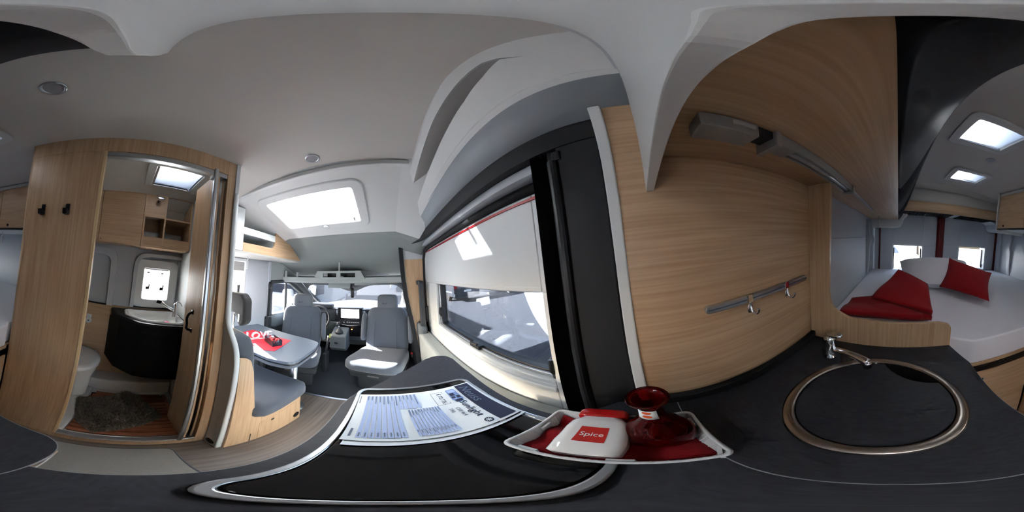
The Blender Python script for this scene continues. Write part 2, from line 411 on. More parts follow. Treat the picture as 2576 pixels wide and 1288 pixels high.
# right wall: liner in the bed area, veneered panel over the worktop
O('wall_right', MB().box(XR, XR+.03, -2.2, -.566, 0, 1.95), wallp, kind='structure')
O('wall_kitchen', MB().prism([(XR+.005, .86), (XR, 1.2), (XR-.006, 1.56), (XR-.02, 1.78), (XR-.02, 1.93), (XR+.03, 1.93), (XR+.03, .86)], 'y', -.566, .032), wood_y, kind='structure')
O('wall_right_outer', MB().slab('x', .47, .51, -2.3, 1.80, -.35, 2.0, [(.30, 1.40, .85, 1.25)]), vanwhite, kind='structure')
O('wall_kitchen_lower', MB().box(XR+.006, XR+.03, -.566, .06, 0, .86), wallp, kind='structure')
# rear wall: two doors
def rear_door(n, x0, x1, win, lbl):
    t = thing('door_%d' % n, None, None, ((x0+x1)/2, YR, .3), kind='structure')
    O('door_panel', MB().slab('y', YR-.03, YR, x0, x1, .3, 1.86, [win]), wallp, t, bevel=.004)
    O('door_skin', MB().slab('y', YR-.17, YR-.13, x0-.08, x1+.08, -.35, 2.0, [win]), vanwhite, t)
    fr = O('window_frame', MB().ring(rrect(win[0]-.012, win[1]+.012, win[2]-.012, win[3]+.012, .02), rrect(win[0]+.006, win[1]-.006, win[2]+.006, win[3]-.006, .014), 'y', YR-.14, YR+.004), white, t)
    O('pane', MB().box(win[0], win[1], YR-.12, YR-.115, win[2], win[3]), glass, t)
    for sx in (win[0]+.012, win[1]-.012):
        O('window_stay', MB().box(sx-.007, sx+.007, YR-.09, YR-.075, win[2]+.03, win[3]-.04).tube([(sx, YR-.07, win[2]+.02), (sx, YR-.05, win[2]+.06), (sx+.015, YR-.05, win[2]+.085)], .006), blackp, t)
    return t
rear_door(1, -.545, .30, (-.32, .063, .89, 1.238), 'r'); rear_door(2, -1.42, -.555, (-1.245, -.82, .93, 1.262), 'l')
O('trim_8', MB().prism([(-.595, YR+.028), (-.595, YR+.002), (-.495, YR+.002), (-.495, YR+.028), (-.52, YR+.045), (-.57, YR+.045)], 'z', .5, 1.66), redstrip, bevel=.008, seg=3, kind='structure')
O('trim_9', MB().box(.225, .243, YR+.001, YR+.02, .5, 1.66), redstrip, bevel=.004, kind='structure')
O('trim_10', MB().box(-1.42, -1.395, YR+.001, YR+.03, .5, 1.60), redstrip, bevel=.004, kind='structure')
# washroom partition towards the aisle (with doorway), its two cross walls
XB = -.65
DY0, DY1, DZ0, DZ1 = -.152, .405, .075, 1.855
O('wall_washroom', MB().slab('x', XB-.028, XB, -.505, .452, 0, 1.965, [(DY0, DY1, DZ0, DZ1)]), wood_z, bevel=.002, kind='structure')
O('trim_11', MB().prism([(XB-.028, -.505)] + [(XB-.028+.028*math.sin(a), -.505-.026*math.cos(a)+.0) for a in [k*pi/16 for k in range(9)]] , 'z', 0, 1.96), wood_z, kind='structure')
O('wall_washroom_rear', MB().box(XL, XB-.027, -.531, -.505, 0, 1.95), white, kind='structure')
O('wall_washroom_front', MB().box(XL, XB, .452, .472, 0, 1.955), white, kind='structure')
O('trim_12', MB().box(XB-.002, XB+.006, .452, .476, 1.10, 1.955), white, bevel=.002, kind='structure')
O('trim_13', MB().box(XB-.034, XB-.002, DY0, DY1, DZ1-.028, DZ1), alu, bevel=.004, kind='structure')
O('trim_14', MB().box(XB-.034, XB+.004, DY0, DY1, DZ0-.008, DZ0+.006), alu, bevel=.004, seg=3, kind='structure')
O('trim_15', MB().box(XB-.003, XB+.0035, DY0-.010, DY0+.002, DZ0, DZ1), wood('oak_edge', srgb(230, 204, 160), srgb(206, 176, 132), 'z'), kind='structure')
O('wall_washroom_lower', MB().box(XL, XL+.02, -.505, .452, .1, .945), wood_y, kind='structure')
O('wall_washroom_liner', MB().slab('x', XL, XL+.014, -.505, .452, .945, 1.80, [(.06, .43, .975, 1.40)]), wallp, kind='structure')
def swoop():
    # raised moulding around the window recess
    out = rounded([(.045, .96), (.045, 1.43), (.46, 1.43), (.46, .96)], [.0, .12, .02, 0]); inn = rounded([(.075, .96), (.075, 1.40), (.46, 1.40), (.46, .96)], [0, .1, .02, 0])
    return MB().ring(out, inn, 'x', XL+.01, XL+.055)
O('trim_16', swoop(), wallp, bevel=.012, seg=3, kind='structure')
O('trim_17', MB().ring(rounded([(-.5, .95), (-.5, 1.44), (-.10, 1.44), (-.10, .95)], [0, .02, .1, 0]), rounded([(-.5, .95), (-.5, 1.38), (-.15, 1.38), (-.15, .95)], [0, .02, .08, 0]), 'x', XL+.01, XL+.065), wallp, bevel=.022, seg=3, kind='structure')
# washroom floor tray
O('floor_washroom', MB().box(XL, XB-.03, -.505, .452, .0, .066).box(XL, -1.255, -.505, .452, .0, .20).box(-1.255, XB-.03, -.505, -.13, .0, .085), ceram, bevel=.018, seg=4, kind='structure')
# windows in the left wall
def side_window(n, w, x_in, frame_m, fr=.05, r=.05, blind=0.0, gm=None):
    t = thing('window_%d' % n, None, None, (x_in, (w[0]+w[1])/2, w[2]), kind='structure')
    y0, y1, z0, z1 = w
    O('window_frame', MB().ring(rrect(y0-fr, y1+fr, z0-fr, z1+fr, r), rrect(y0, y1, z0, z1, r*.3), 'x', x_in-.03, x_in+.022), frame_m, t, bevel=.008, seg=3)
    O('window_lining', MB().ring(rrect(y0-.004, y1+.004, z0-.004, z1+.004, .012), rrect(y0+.003, y1-.003, z0+.003, z1-.003, .01), 'x', -1.52, x_in), white, t)
    O('pane', MB().box(-1.505, -1.499, y0, y1, z0, z1), gm or glass, t)
    if blind: O('blind', MB().box(x_in-.012, x_in+.002, y0, y1, z1-blind, z1), greyp, t, bevel=.004)
    return t
w1 = side_window(1, WB, XL+.016, white, .075, .05, .012, milky)
for y, s in ((.175, 1), (.30, 1)):
    O('latch', MB().box(XL-.03, XL-.015, y-.008, y+.014, 1.115, 1.14).tube([(XL-.012, y, 1.12), (XL-.008, y+.016, 1.12), (XL-.005, y+.02, 1.165)], .006), blackp, w1)
    O('latch', MB().box(XL-.03, XL-.015, y-.008, y+.014, 1.26, 1.272), blackp, w1)
w2 = side_window(2, WD, XL+.002, white, .04, .04, .10)
O('window_stay', MB().box(XL-.045, XL-.02, 1.155, 1.175, .96, 1.20), blackp, w2, bevel=.003)
# pillar cladding between dinette and driver's door
def pil(u, v):
    y = 1.20 + u*.37; z = .45 + v*1.07
    return (XL + .012 + .05*math.sin(min(1, u*1.6)*pi/2)*(1 - .4*max(0, v-.6)) , y, z)
O('wall_pillar_left', MB().sheet(pil, 10, 8), wallp, solid=.01, sm=True, kind='structure')
O('trim_18', MB().box(XL, XL+.075, 1.545, 1.60, .0, 1.50), wallp, bevel=.012, seg=3, kind='structure')
# roof lights
def hatch(n, h, z, label, fr=.045, big=False):
    x0, x1, y0, y1 = h
    t = thing('roof_light', label, 'roof light', ((x0+x1)/2, (y0+y1)/2, z))
    O('frame', MB().ring(rrect(x0-fr, x1+fr, y0-fr, y1+fr, .035), rrect(x0, x1, y0, y1, .012), 'z', z-.012, z+.01), white, t, bevel=.005, seg=3)
    O('shaft', MB().ring(rrect(x0-.006, x1+.006, y0-.006, y1+.006, .012), rrect(x0, x1, y0, y1, .01), 'z', z-.004, z+.012), white, t)
    O('dome_pane', MB().box(x0-.004, x1+.004, y0-.004, y1+.004, z+.012, z+.018), milky, t)
    O('blind_rail', MB().box(x0+.004, x1-.004, y0+.002, y0+.016, z-.01, z+.002), alu, t, bevel=.002)
    return t
hatch(1, HATCH[0], 1.957, 'larger-looking roof light above the bed, nearest the kitchen cupboard')
hatch(2, HATCH[1], 1.947, 'roof light above the bed nearest the rear doors')
hatch(3, HATCH[2], 1.918, 'roof light in the washroom ceiling')
# panoramic roof light in the sloping front section
t = thing('panorama_roof_light', 'large sloping roof light in front of the dinette ceiling', 'roof light', (-.52, 1.08, 1.85))
def fr_pts(x0, x1, y0, y1, dz, r):
    return [(x, y, 1.93-.311*(y-.86)+dz) for x, y in rrect(x0, x1, y0, y1, r, 6)]
def ring3(o1, i1, dz0, dz1, r0, r1):
    a = fr_pts(*o1, dz0, r0); b = fr_pts(*i1, dz0, r1); c = fr_pts(*o1, dz1, r0); d = fr_pts(*i1, dz1, r1); n = len(a)
    F = []
    for i in range(n):
        j = (i+1) % n; F += [(i, j, n+j, n+i), (2*n+j, 2*n+i, 3*n+i, 3*n+j), (j, i, 2*n+i, 2*n+j), (n+i, n+j, 3*n+j, 3*n+i)]
    return MB().add(a+b+c+d, F)
O('frame', ring3((-.925, -.118, .84, 1.335), (-.85, -.19, .905, 1.265), -.022, .008, .07, .02), white, t, bevel=.008, seg=3)
sh = fr_pts(-.885, -.155, .885, 1.285, .0, .02); top = [(x, y, 2.05) for x, y, z in sh]
O('shaft', MB().ribbon([sh+[sh[0]], top+[top[0]]]), white, t)
O('dome_pane', MB().box(-.93, -.10, .82, 1.34, 2.05, 2.058), pane, t)
O('pane_bar', MB().box(-.74, -.32, 1.07, 1.083, 2.035, 2.049), inkdark, t)
O('blind_rail', MB().obox((-.862, 1.085, 1.852), (.018, .33, .012), Rx(-17.3)), blackp, t)
O('knob', MB().lathe([(.026, 0), (.026, .008), (.02, .014), (0, .015)], (-.50, 1.302, 1.79-.018), 16, Rx(180-17.3)), white, t, sm=False, bevel=.002)
O('latch', MB().obox((-.235, 1.235, 1.80), (.012, .045, .006), Rx(-17.3)), greyp, t)
# round ceiling lights
def downlight(x, y, label, r=.034):
    z = interp(CEIL, x)-.007
    t = thing('ceiling_light', label, 'ceiling light', (x, y, z), 'round recessed ceiling lights')
    O('bezel', MB().lathe([(r*.72, -.001), (r*.78, -.006), (r*.95, -.006), (r, -.002), (r, .001)], (x, y, z), 32, close=False), alu, t, sm=True)
    O('lens', MB().lathe([(0, -.003), (r*.5, -.0032), (r*.74, -.002)], (x, y, z), 32, close=False), ledm, t, sm=True)
downlight(-.315, -.243, 'round ceiling light above the aisle beside the washroom')
downlight(-.316, .628, 'round ceiling light just behind the large front roof light', .036)
downlight(-.545, -.965, 'round ceiling light between the two roof lights over the bed', .032)
# cove and open locker above the sliding door
def row(y):
    return None
ST = [(-.0232, .124, None, None, .232), (.05, .124, None, None, .230), (.098, .124, .155, .160, .231), (.125, .126, .150, .166, .232), (.165, .128, .151, .175, .234), (.262, .134, .155, .189, .237), (.393, .140, .158, .199, .240), (.558, .147, .165, .208, .243), (.785, .150, .173, .218, .247), (1.0, .158, .184, .228, .251), (1.10, .164, .190, .236, .253)]
pz = lambda x: (.2535-.15*x)/.12
t = thing('overhead_locker', 'white open locker with long slot above the sliding door', 'locker', (.2, .6, 1.80))
mb = MB(); a = []
for y, u, s1, s2, l in ST:
    if s1 is None: s1 = s2 = (u+l)/2
    a.append([(u-.004, y, pz(u)+.02), (u, y, pz(u)), (s1, y, pz(s1)), (s1+.02, y, pz(s1)+.014)])
up_ = O('upper_lip', mb.ribbon(a), white, t, solid=.003)
b = []
for y, u, s1, s2, l in ST + [(1.75, .20, .22, .252, .272)]:
    if s1 is None: s1 = s2 = (u+l)/2
    b.append([(s2+.02, y, pz(s2)+.014), (s2, y, pz(s2)), (l, y, pz(l)), (l+.001, y, pz(l)-.006), (l+.02, y, pz(l)-.024)])
O('fascia', MB().ribbon(b), white, t, solid=.003)
back = MB()
rows = []
for y, u, s1, s2, l in [s for s in ST if s[2]]:
    rows.append([(s1, y, pz(s1)+.002), (s1+.14, y, pz(s1)+.012), (s1+.14, y, pz(s2)+.004), (s2, y, pz(s2)-.001)])
back.ribbon(rows); back.add(rows[0], [(0, 1, 2, 3)])
O('inside', back, greyp, t)
O('wall_over_door', MB().ribbon([[(.244, -.023, 1.806), (.300, -.023, 1.762), (.350, -.023, 1.700)], [(.254, .35, 1.795), (.308, .35, 1.752), (.350, .35, 1.70)], [(.262, .7, 1.786), (.312, .7, 1.745), (.350, .7, 1.70)], [(.270, 1.3, 1.778), (.318, 1.3, 1.74), (.345, 1.3, 1.70)], [(.22, 1.78, 1.765), (.235, 1.78, 1.74), (.25, 1.78, 1.70)]]), covem, solid=.006, sm=True, kind='structure')
O('trim_19', MB().box(.368, .47, .03, 1.78, 1.612, 1.66).box(.335, .50, .03, 1.78, 1.70, 1.99), wallp, kind='structure')
O('wall_over_door_rear', MB().prism([(.251, 1.797), (.30, 1.762), (.35, 1.70), (.36, 1.93), (.1, 1.955)], 'y', -.028, -.02), wallp, kind='structure')
# white upright between veneer and screen cassette
O('trim_20', MB().prism([(.300, 1.73), (.322, 1.55), (.330, 1.3), (.332, .86), (.37, .86), (.37, 1.73)], 'y', .032, .056), white, bevel=.003, kind='structure')
# sliding door
WS = (.31, 1.375, .865, 1.243)
t = thing('door_3', None, None, (.44, .95, .1), kind='structure')
O('door_panel', MB().slab('x', .42, .445, .17, 1.735, .1, 1.575, [WS]), white, t, bevel=.004)
O('door_seal', MB().tube(rounded([(0, 0)], 0) and [(.415, .06, 1.588), (.415, 1.5, 1.588), (.416, 1.66, 1.575), (.418, 1.725, 1.50), (.42, 1.75, 1.30), (.424, 1.755, .95), (.424, 1.745, .4)], .020), rubber, t, sm=True)
O('red_edge', MB().box(.414, .4195, .1, 1.62, 1.549, 1.559), redbright, t)
O('window_frame', MB().ring(rrect(WS[0]-.004, WS[1]+.006, WS[2]-.004, WS[3]+.004, .02), rrect(WS[0]+.012, WS[1]-.035, WS[2]+.028, WS[3]-.01, .02), 'x', .455, .50), blackp, t, bevel=.003)
O('inner_bead', MB().ring(rrect(WS[0]-.002, WS[1]-.01, WS[2], WS[3], .02), rrect(WS[0]+.006, WS[1]-.02, WS[2]+.018, WS[3]-.006, .02), 'x', .442, .455), alu, t, bevel=.002)
O('pane', MB().box(.476, .481, WS[0], WS[1], WS[2], WS[3]), glass, t)
for i, (z0, z1, x) in enumerate(((.80, .826, .412), (.826, .846, .418), (.846, .866, .425))):
    O('sill_step', MB().box(x, .46, WS[0], WS[1]+.012, z0, z1), white, t, bevel=.005, seg=3)
O('blind_track', MB().box(.417, .44, WS[0], WS[1], 1.243, 1.262), white, t, bevel=.004)
for (y, z, v) in ((.315, .93, 1), (1.30, .99, 1), (.80, .875, 0)):
    mb = MB()
    if v: mb.box(.43, .455, y-.012, y+.012, z-.06, z+.05).tube([(.43, y, z-.03), (.415, y, z), (.42, y, z+.05)], .009)
    else: mb.box(.425, .455, y-.05, y+.04, z-.004, z+.022).tube([(.43, y+.03, z+.02), (.415, y, z+.034), (.425, y-.04, z+.03)], .010)
    O('window_latch', mb, blackp, t, bevel=.003)
O('door_latch', MB().box(.395, .43, 1.69, 1.745, .80, .98), blackp, t, bevel=.006)
O('lower_door', MB().box(.30, .42, .17, 1.70, .1, .70), cablight, t, bevel=.03, seg=4)
# pillar behind the passenger seat
O('wall_pillar_right', MB().prism([(.20, 1.50), (.41, 1.50), (.44, .05), (.32, .05), (.285, .5), (.235, 1.0)], 'y', 1.765, 1.785), wood_z, kind='structure')
O('wall_pillar_upper', MB().prism([(.165, 1.72), (.46, 1.72), (.46, 1.50), (.20, 1.50)], 'y', 1.765, 1.785), wallp, kind='structure')
O('wall_pillar_outer', MB().box(.41, .51, 1.74, 1.86, -.3, 1.75), vanwhite, kind='structure')
# insect screen of the sliding door
t = thing('insect_screen', 'black pleated insect screen folded back beside the veneered kitchen wall', 'insect screen', (.35, .2, .85))
rp = [(.350, .058), (.350, 1.30), (.335, 1.45), (.28, 1.60), (.19, 1.745)]
rows = []
for i, (x, y) in enumerate(rp):
    z = 1.0
    rows.append([(x-.016, y, 1.642), (x-.016, y, 1.715), (x+.016, y, 1.715), (x+.016, y, 1.642), (x-.016, y, 1.642)])
O('top_rail', MB().ribbon(rows), blackm, t, bevel=.003)
mb = MB(); zz = []
for k in range(9): zz.append((.352 + (.014 if k % 2 else -.014), .188 + k*.006))
out = zz + [(x+.003, y) for x, y in zz[::-1]]
O('pleated_mesh', mb.prism(out, 'z', .60, 1.645), blackm, t)
O('pull_bar', MB().box(.342, .362, .168, .188, .60, 1.645).tube([(.338, .172, .60), (.338, .172, 1.60)], .014, 12), blackp, t, bevel=.003)
O('cassette', MB().box(.338, .372, .057, .160, .60, 1.645), blackm, t, bevel=.004)
O('cassette_latch', MB().box(.334, .340, .148, .170, 1.60, 1.63), blackp, t, bevel=.002)
fp = smooth([(.165, 1.66), (.172, 1.5), (.178, 1.3), (.205, 1.05), (.262, .72), (.288, .35), (.292, .02)], 2)
O('front_jamb', MB().prism([(x-.022, z) for x, z in fp] + [(x+.022, z) for x, z in fp[::-1]], 'y', 1.735, 1.764), blackm, t)
# outside ground
O('ground', MB().box(-40, 40, -40, 60, -.78, -.70), asphalt, kind='structure')
# ================================================================== KITCHEN
HT = [(-.119, -.022), (-.119, .42), (-.108, .468), (-.09, .505), (.024, .633), (.15, .742), (.20, .764), (.245, .745), (.262, .70), (.262, .55), (.250, .33), (.250, .20), (.332, .10), (.332, -.022)]
t = thing('worktop', 'dark slate worktop around the hob with angled end by the sliding door', 'worktop', (.08, .3, .87))
O('slab', MB().prism(rounded(HT, [0, .05, .05, .05, .05, .03, .05, .03, .04, .06, .05, .05, .02, 0], 4), 'z', .868, .898), worktop, t)
O('edging', MB().prism(rounded([(x+(-.0012 if x < 0 else .0008), y+(.001 if y > .4 else 0)) for x, y in HT], [0, .05, .05, .05, .05, .03, .05, .03, .04, .06, .05, .05, .02, 0], 4), 'z', .870, .8968), edge, t)
SK = [(-.208, -.548), (-.236, -.42), (-.222, -.25), (-.208, -.024), (.330, -.024), (.330, -.548)]
t = thing('sink_worktop', 'dark slate worktop around the round sink beside the bed', 'worktop', (.06, -.29, .87))
sk = rounded(SK, [.004, .05, .08, .055, 0, 0], 8)
cxs, cys, rs = .030, -.284, .176
# top made as a ring around the sink opening
def fan_ring(outer, c, r, z0, z1):
    n = len(outer); inn = []
    for p in outer:
        a = math.atan2(p[1]-c[1], p[0]-c[0]); inn.append((c[0]+r*math.cos(a), c[1]+r*math.sin(a)))
    return MB().ring(outer, inn, 'z', z0, z1)
def dense(pts, d=.03):
    out = []
    for i in range(len(pts)):
        a, b = Vector(pts[i]), Vector(pts[(i+1) % len(pts)]); k = max(1, int((b-a).length/d))
        out += [tuple(a+(b-a)*j/k) for j in range(k)]
    return out
O('slab', fan_ring(dense(sk), (cxs, cys), rs-.01, .868, .900), worktop, t)
O('edging', fan_ring(dense([(x+(-.0014 if x < 0 else 0), y+(.0014 if y > -.1 else 0)) for x, y in sk]), (cxs, cys), rs-.008, .871, .8988), edge, t)
t = thing('splashback', 'low black splashback strip along the veneered kitchen wall', 'splashback', (.325, -.25, .9))
O('strip', MB().box(.312, .331, -.547, -.001, .9005, .930), blackm, t, bevel=.003)
# round sink with steel rim and lift-off lid
t = thing('sink', 'round sink with a broad satin steel rim set into the dark worktop', 'sink', (cxs, cys, .76))
O('rim', MB().lathe([(.160, .9005), (.163, .9045), (.168, .9055), (.180, .9045), (.1845, .9006), (.170, .9006)], (cxs, cys, 0), 72, close=False), steel, t, sm=True)
O('bowl', MB().lathe([(.161, .903), (.158, .895), (.150, .80), (.12, .775), (.02, .77), (.0, .77)], (cxs, cys, 0), 48, close=False), bowlm, t, sm=True)
ca, cb = math.atan2(-.456-cys, .023-cxs), math.atan2(-.345-cys, -.115-cxs)
pts = []
rl = .1585
for k in range(73):
    a = ca + (2*pi - (abs(((cb-ca+pi) % (2*pi))-pi)))*k/72
    pts.append((cxs+rl*math.cos(a), cys+rl*math.sin(a)))
if math.hypot(pts[-1][0]-(cxs+rl*math.cos(cb)), pts[-1][1]-(cys+rl*math.sin(cb))) > .01:
    pts = []
    for k in range(73):
        a = ca - (2*pi - (abs(((cb-ca+pi) % (2*pi))-pi)))*k/72
        pts.append((cxs+rl*math.cos(a), cys+rl*math.sin(a)))
pa, pb = Vector(pts[-1]), Vector(pts[0]); mid = (pa+pb)/2; inw = (Vector((cxs, cys))-mid).normalized()
arc = [tuple(pa*(1-u)**2 + (mid+inw*.045)*2*u*(1-u) + pb*u*u) for u in [k/12 for k in range(1, 12)]]
O('lid', MB().prism(pts+arc, 'z', .886, .899), worktop, t, label='round dark slate lid with a crescent finger cut-out')
# mixer tap
t = thing('kitchen_tap', 'chrome mixer tap with swivel spout beside the round sink', 'tap', (.205, -.452, .9))
O('body', MB().lathe([(.026, .9), (.026, .903), (.0225, .906), (.0215, .962), (.0225, .968), (.0225, .986), (.018, .995), (0, .998)], (.205, -.452, 0), 28), chrome, t, sm=True)
O('spout', MB().tube(smooth([(.20, -.452, .928), (.165, -.445, .936), (.12, -.425, .946), (.085, -.405, .950), (.068, -.396, .946)], 1), [.013, .0125, .012, .012, .012, .0125, .013, .0135, .0135, .0135][:len(smooth([0,1,2,3,4] and [(0,),(1,),(2,),(3,),(4,)], 1))], 14).lathe([(.0135, -.018), (.0135, .0), (.012, .004)], (.070, -.397, .944), 14), chrome, t, sm=True)
O('lever', MB().soft((.188, -.447, 1.004), (.066, .03, .016), 3, Rz(-18) @ Ry(14), 6), chrome, t, sm=True)
# hob with glass lid
t = thing('hob', 'black glass hob lid in a rounded aluminium frame', 'hob', (.067, .296, .898))
O('frame', MB().ring(rrect(-.094, .227, .070, .522, .032, 8), rrect(-.083, .216, .081, .511, .024, 8), 'z', .8985, .9065), alu, t, bevel=.0025, seg=3)
O('tray', MB().prism(rrect(-.083, .216, .081, .511, .024, 8), 'z', .8982, .8990), blackp, t)
O('glass_lid', MB().prism(rrect(-.081, .214, .083, .509, .022, 8), 'z', .9015, .9055), hobglass, t, bevel=.0012)
for (x, y) in ((.2185, .42), (.2185, .20)):
    O('hinge', MB().box(x-.006, x+.008, y-.03, y+.03, .9066, .9082), alu, t, bevel=.0015)
# price sheets on the hob
def sheet_paper(name, cx, cy, ang, z, label, full):
    t = thing(name, label, 'price sheet', (cx, cy, z), 'printed price sheets on the hob')
    M = Rz(-90+ang)           # page right -> -Y, page up -> +X
    def Pg(u, v, dz=0): q = M @ Vector((u-.105, v-.1485, 0)); return (cx+q.x, cy+q.y, z+dz)
    def rect(mb, u0, u1, v0, v1, dz): return mb.add([Pg(u0, v0, dz), Pg(u1, v0, dz), Pg(u1, v1, dz), Pg(u0, v1, dz)], [(0, 1, 2, 3)])
    rows = [[Pg(u*.21, v*.297/10, .0012*math.sin(v*.7+u*2)+.0012) for u in (0, .25, .5, .75, 1)] for v in range(11)]
    O('sheet', MB().ribbon(rows), paper, t, solid=.0004)
    dz = .0033
    X = M @ Vector((1, 0, 0)); Y = M @ Vector((0, 1, 0)); Zv = Vector((0, 0, 1))
    O('header_band', rect(MB(), .006, .204, .250, .291, dz), inkdark, t)
    mk = lambda u, v: frame4(Pg(u, v, dz+.0004), X, Y, Zv)
    lc = Pg(.193, .233, dz)
    O('emblem', MB().prism(circ(lc[0], lc[1], .0088, 24), 'z', z+dz, z+dz+.0004), inkdark, t)
    em = MB()
    for k in range(4):
        em.obox((lc[0], lc[1], z+dz+.0006), (.0125, .0016, .0003), Rz(45*k+20))
    O('emblem_star', em, paper, t)
    if full:
        text('lettering', 'Neuss', .036, inkgrey, t, mk(.018, .258), shear=.25)
        text('lettering', 'Sunlight', .0245, inkdark, t, mk(.088, .225), shear=.12, spacing=1.05)
        text('lettering', 'Cliff 4x4', .0125, inkgrey, t, mk(.112, .205)); text('lettering', '590', .0125, inkgrey, t, mk(.112, .190))
        body = rounded([(.018, .218), (.018, .242), (.075, .244), (.088, .238), (.091, .230), (.086, .221), (.074, .216)], .004, 3)
        O('floor_plan', MB().add([Pg(u, v, dz) for u, v in body], [tuple(range(len(body)))]), inkmid, t)
        fp = MB()
        for (u0, u1, v0, v1) in ((.040, .055, .220, .232), (.057, .070, .232, .241), (.058, .068, .219, .228), (.076, .087, .221, .239)): rect(fp, u0, u1, v0, v1, dz+.0004)
        O('floor_plan_rooms', fp, inkdark, t, kind='stuff')
        fl = MB(); rect(fl, .022, .037, .221, .240, dz+.0004); rect(fl, .071, .075, .222, .228, dz+.0004); O('floor_plan_bed', fl, inkblue, t, kind='stuff')
        bx = MB()
        for q in ((.022, .088, .176, .177), (.022, .023, .176, .207), (.087, .088, .176, .207), (.022, .030, .206, .207), (.080, .088, .206, .207)): rect(bx, *q, dz)
        O('price_box', bx, inkdark, t, kind='stuff')
        text('lettering', '\u20ac 72.775,-', .0145, inkdark, t, mk(.028, .190), shear=.1)
        tb = MB(); ln = MB()
        for k in range(11):
            v = .176 - k*.0062; rect(tb, .088, .200, v-.0048, v, dz)
            rect(ln, .090, .090+.012+.02*random.random(), v-.0034, v-.0016, dz+.0003)
            rect(ln, .176, .176+.008+.01*random.random(), v-.0034, v-.0016, dz+.0003)
        for k in range(13):
            v = .152 - k*.0094 - .012
            u0 = .010
            if v > .10: pass
            rect(tb, u0, .200 if v < .098 else .082, v-.0076, v, dz)
            rect(ln, u0+.002, u0+.02+.04*random.random(), v-.005, v-.0028, dz+.0003)
            if v < .098: rect(ln, .180, .196, v-.005, v-.0028, dz+.0003)
        O('printed_table', tb, inkblue, t, kind='stuff'); O('printed_lines', ln, inkgrey, t, kind='stuff')
        ft = MB(); rect(ft, .165, .195, .008, .012, dz); rect(ft, .012, .05, .004, .006, dz); O('footer', ft, inkgrey, t, kind='stuff')
    return t
sheet_paper('price_sheet', .0715, .357, 2.5, .9085, 'price sheet lying underneath, only its right edge showing', False)
sheet_paper('price_sheet', .0685, .369, 1.0, .9122, 'printed price sheet on top with a dark header reading Neuss', True)
# basket with jar and vase
t = thing('basket', 'shallow white woven basket with sloping sides on the worktop', 'basket', (.175, .078, .908))
def bk(z, g): return [(x, y, z) for x, y in rrect(.108-g+.0, .243+g, -.033-g, .188+g, .012, 4)]
lv = [bk(.9085, -.014), bk(.925, -.008), bk(.946, 0)]
mb = MB(); n = len(lv[0])
mb.ribbon([r+[r[0]] for r in lv]); mb.add(lv[0], [tuple(range(n))])
O('shell', mb, white, t, solid=.003)
O('rim', MB().tube([Vector(p) for p in lv[2]]+[Vector(lv[2][0]), Vector(lv[2][1])], .0036, 8, False), white, t, sm=True)
per = dense([(p[0], p[1]) for p in lv[2]], .0055); per0 = dense([(p[0], p[1]) for p in lv[0]], .0055)
sl_ = MB()
N = 84
def at(pts, f):
    i = f*len(pts); a = Vector(pts[int(i) % len(pts)]); b = Vector(pts[(int(i)+1) % len(pts)]); return a+(b-a)*(i-int(i))
for k in range(N):
    a, b = at(per0, k/N), at(per, k/N)
    if k % 12 in (0, 6, 7, 8, 9, 10): continue
    sl_.tube([(a.x, a.y, .911), ((a.x+b.x)/2, (a.y+b.y)/2, .929), (b.x, b.y, .945)], .0021, 5)
O('weave', sl_, white, t, sm=True, kind='stuff')
bands = MB()
for k in range(0, N, 12):
    a, b = at(per0, (k+8)/N), at(per, (k+8)/N)
    d = at(per, (k+9)/N)-at(per, (k+7)/N); ang = math.degrees(math.atan2(d.y, d.x))
    bands.obox(((a.x+b.x)/2, (a.y+b.y)/2, .929), (.024, .005, .03), Rz(ang))
O('wide_band', bands, white, t, kind='stuff')
t = thing('napkin', 'red fleece napkin lining the white basket', 'napkin', (.175, .078, .912))
def nap(u, v):
    x = .118+u*.115; y = -.022+v*.198
    r = .004*math.sin(u*9+v*4)+.004*math.sin(v*17-u*3)
    return (x, y, .9165 + r + .016*max(0, abs(u-.5)*2-.72) + (.012*max(0, v-.75)*4*(.5+.5*math.sin(u*14))))
O('cloth', MB().sheet(nap, 18, 26), redfab, t, solid=.003, sm=True)
t = thing('spice_jar', 'white ceramic jar with red lid and Spice label lying in the basket', 'jar', (.183, .100, .921))
Mj = Rz(1) @ Ry(-9); JO = Vector((.120, .100, .9425))
def jp(x, s, e, k=.54):
    out = []
    for i in range(32):
        a = 2*pi*i/32; ca_, sa_ = math.cos(a), math.sin(a); r = (abs(ca_)**e+abs(sa_)**e)**(-1/e)*s
        out.append(tuple(JO + Mj @ Vector((x, r*ca_, r*sa_*k))))
    return out
prof = [(.0, .030, 5), (.003, .036, 6), (.03, .041, 6), (.07, .0425, 6), (.088, .041, 5), (.098, .034, 4), (.106, .030, 3)]
mb = MB().ribbon([jp(*p)+[jp(*p)[0]] for p in prof]); mb.add(jp(*prof[0]), [tuple(range(32))]); mb.add(jp(*prof[-1]), [tuple(range(32))])
O('body', mb, ceram, t, sm=True)
lp = [(.105, .038, 4, .5), (.108, .040, 4, .5), (.122, .0395, 4, .5), (.127, .036, 4, .5), (.128, .024, 4, .5)]
mb = MB().ribbon([jp(*p)+[jp(*p)[0]] for p in lp]); mb.add(jp(*lp[-1]), [tuple(range(32))]); mb.add(jp(*lp[0]), [tuple(range(32))])
O('lid', mb, redglaze, t, sm=True)
ju = Mj @ Vector((1, 0, 0)); jr = Mj @ Vector((0, -1, 0)); jn = Mj @ Vector((0, 0, 1))
fo = JO + Mj @ Vector((.051, 0, .0228))
O('label', MB().add([fo + jr*a_ + ju*b_ for a_, b_ in ((-.0185, -.0185), (.0185, -.0185), (.0185, .0215), (-.0185, .0215))], [(0, 1, 2, 3)]), redprint, t, solid=.0008)
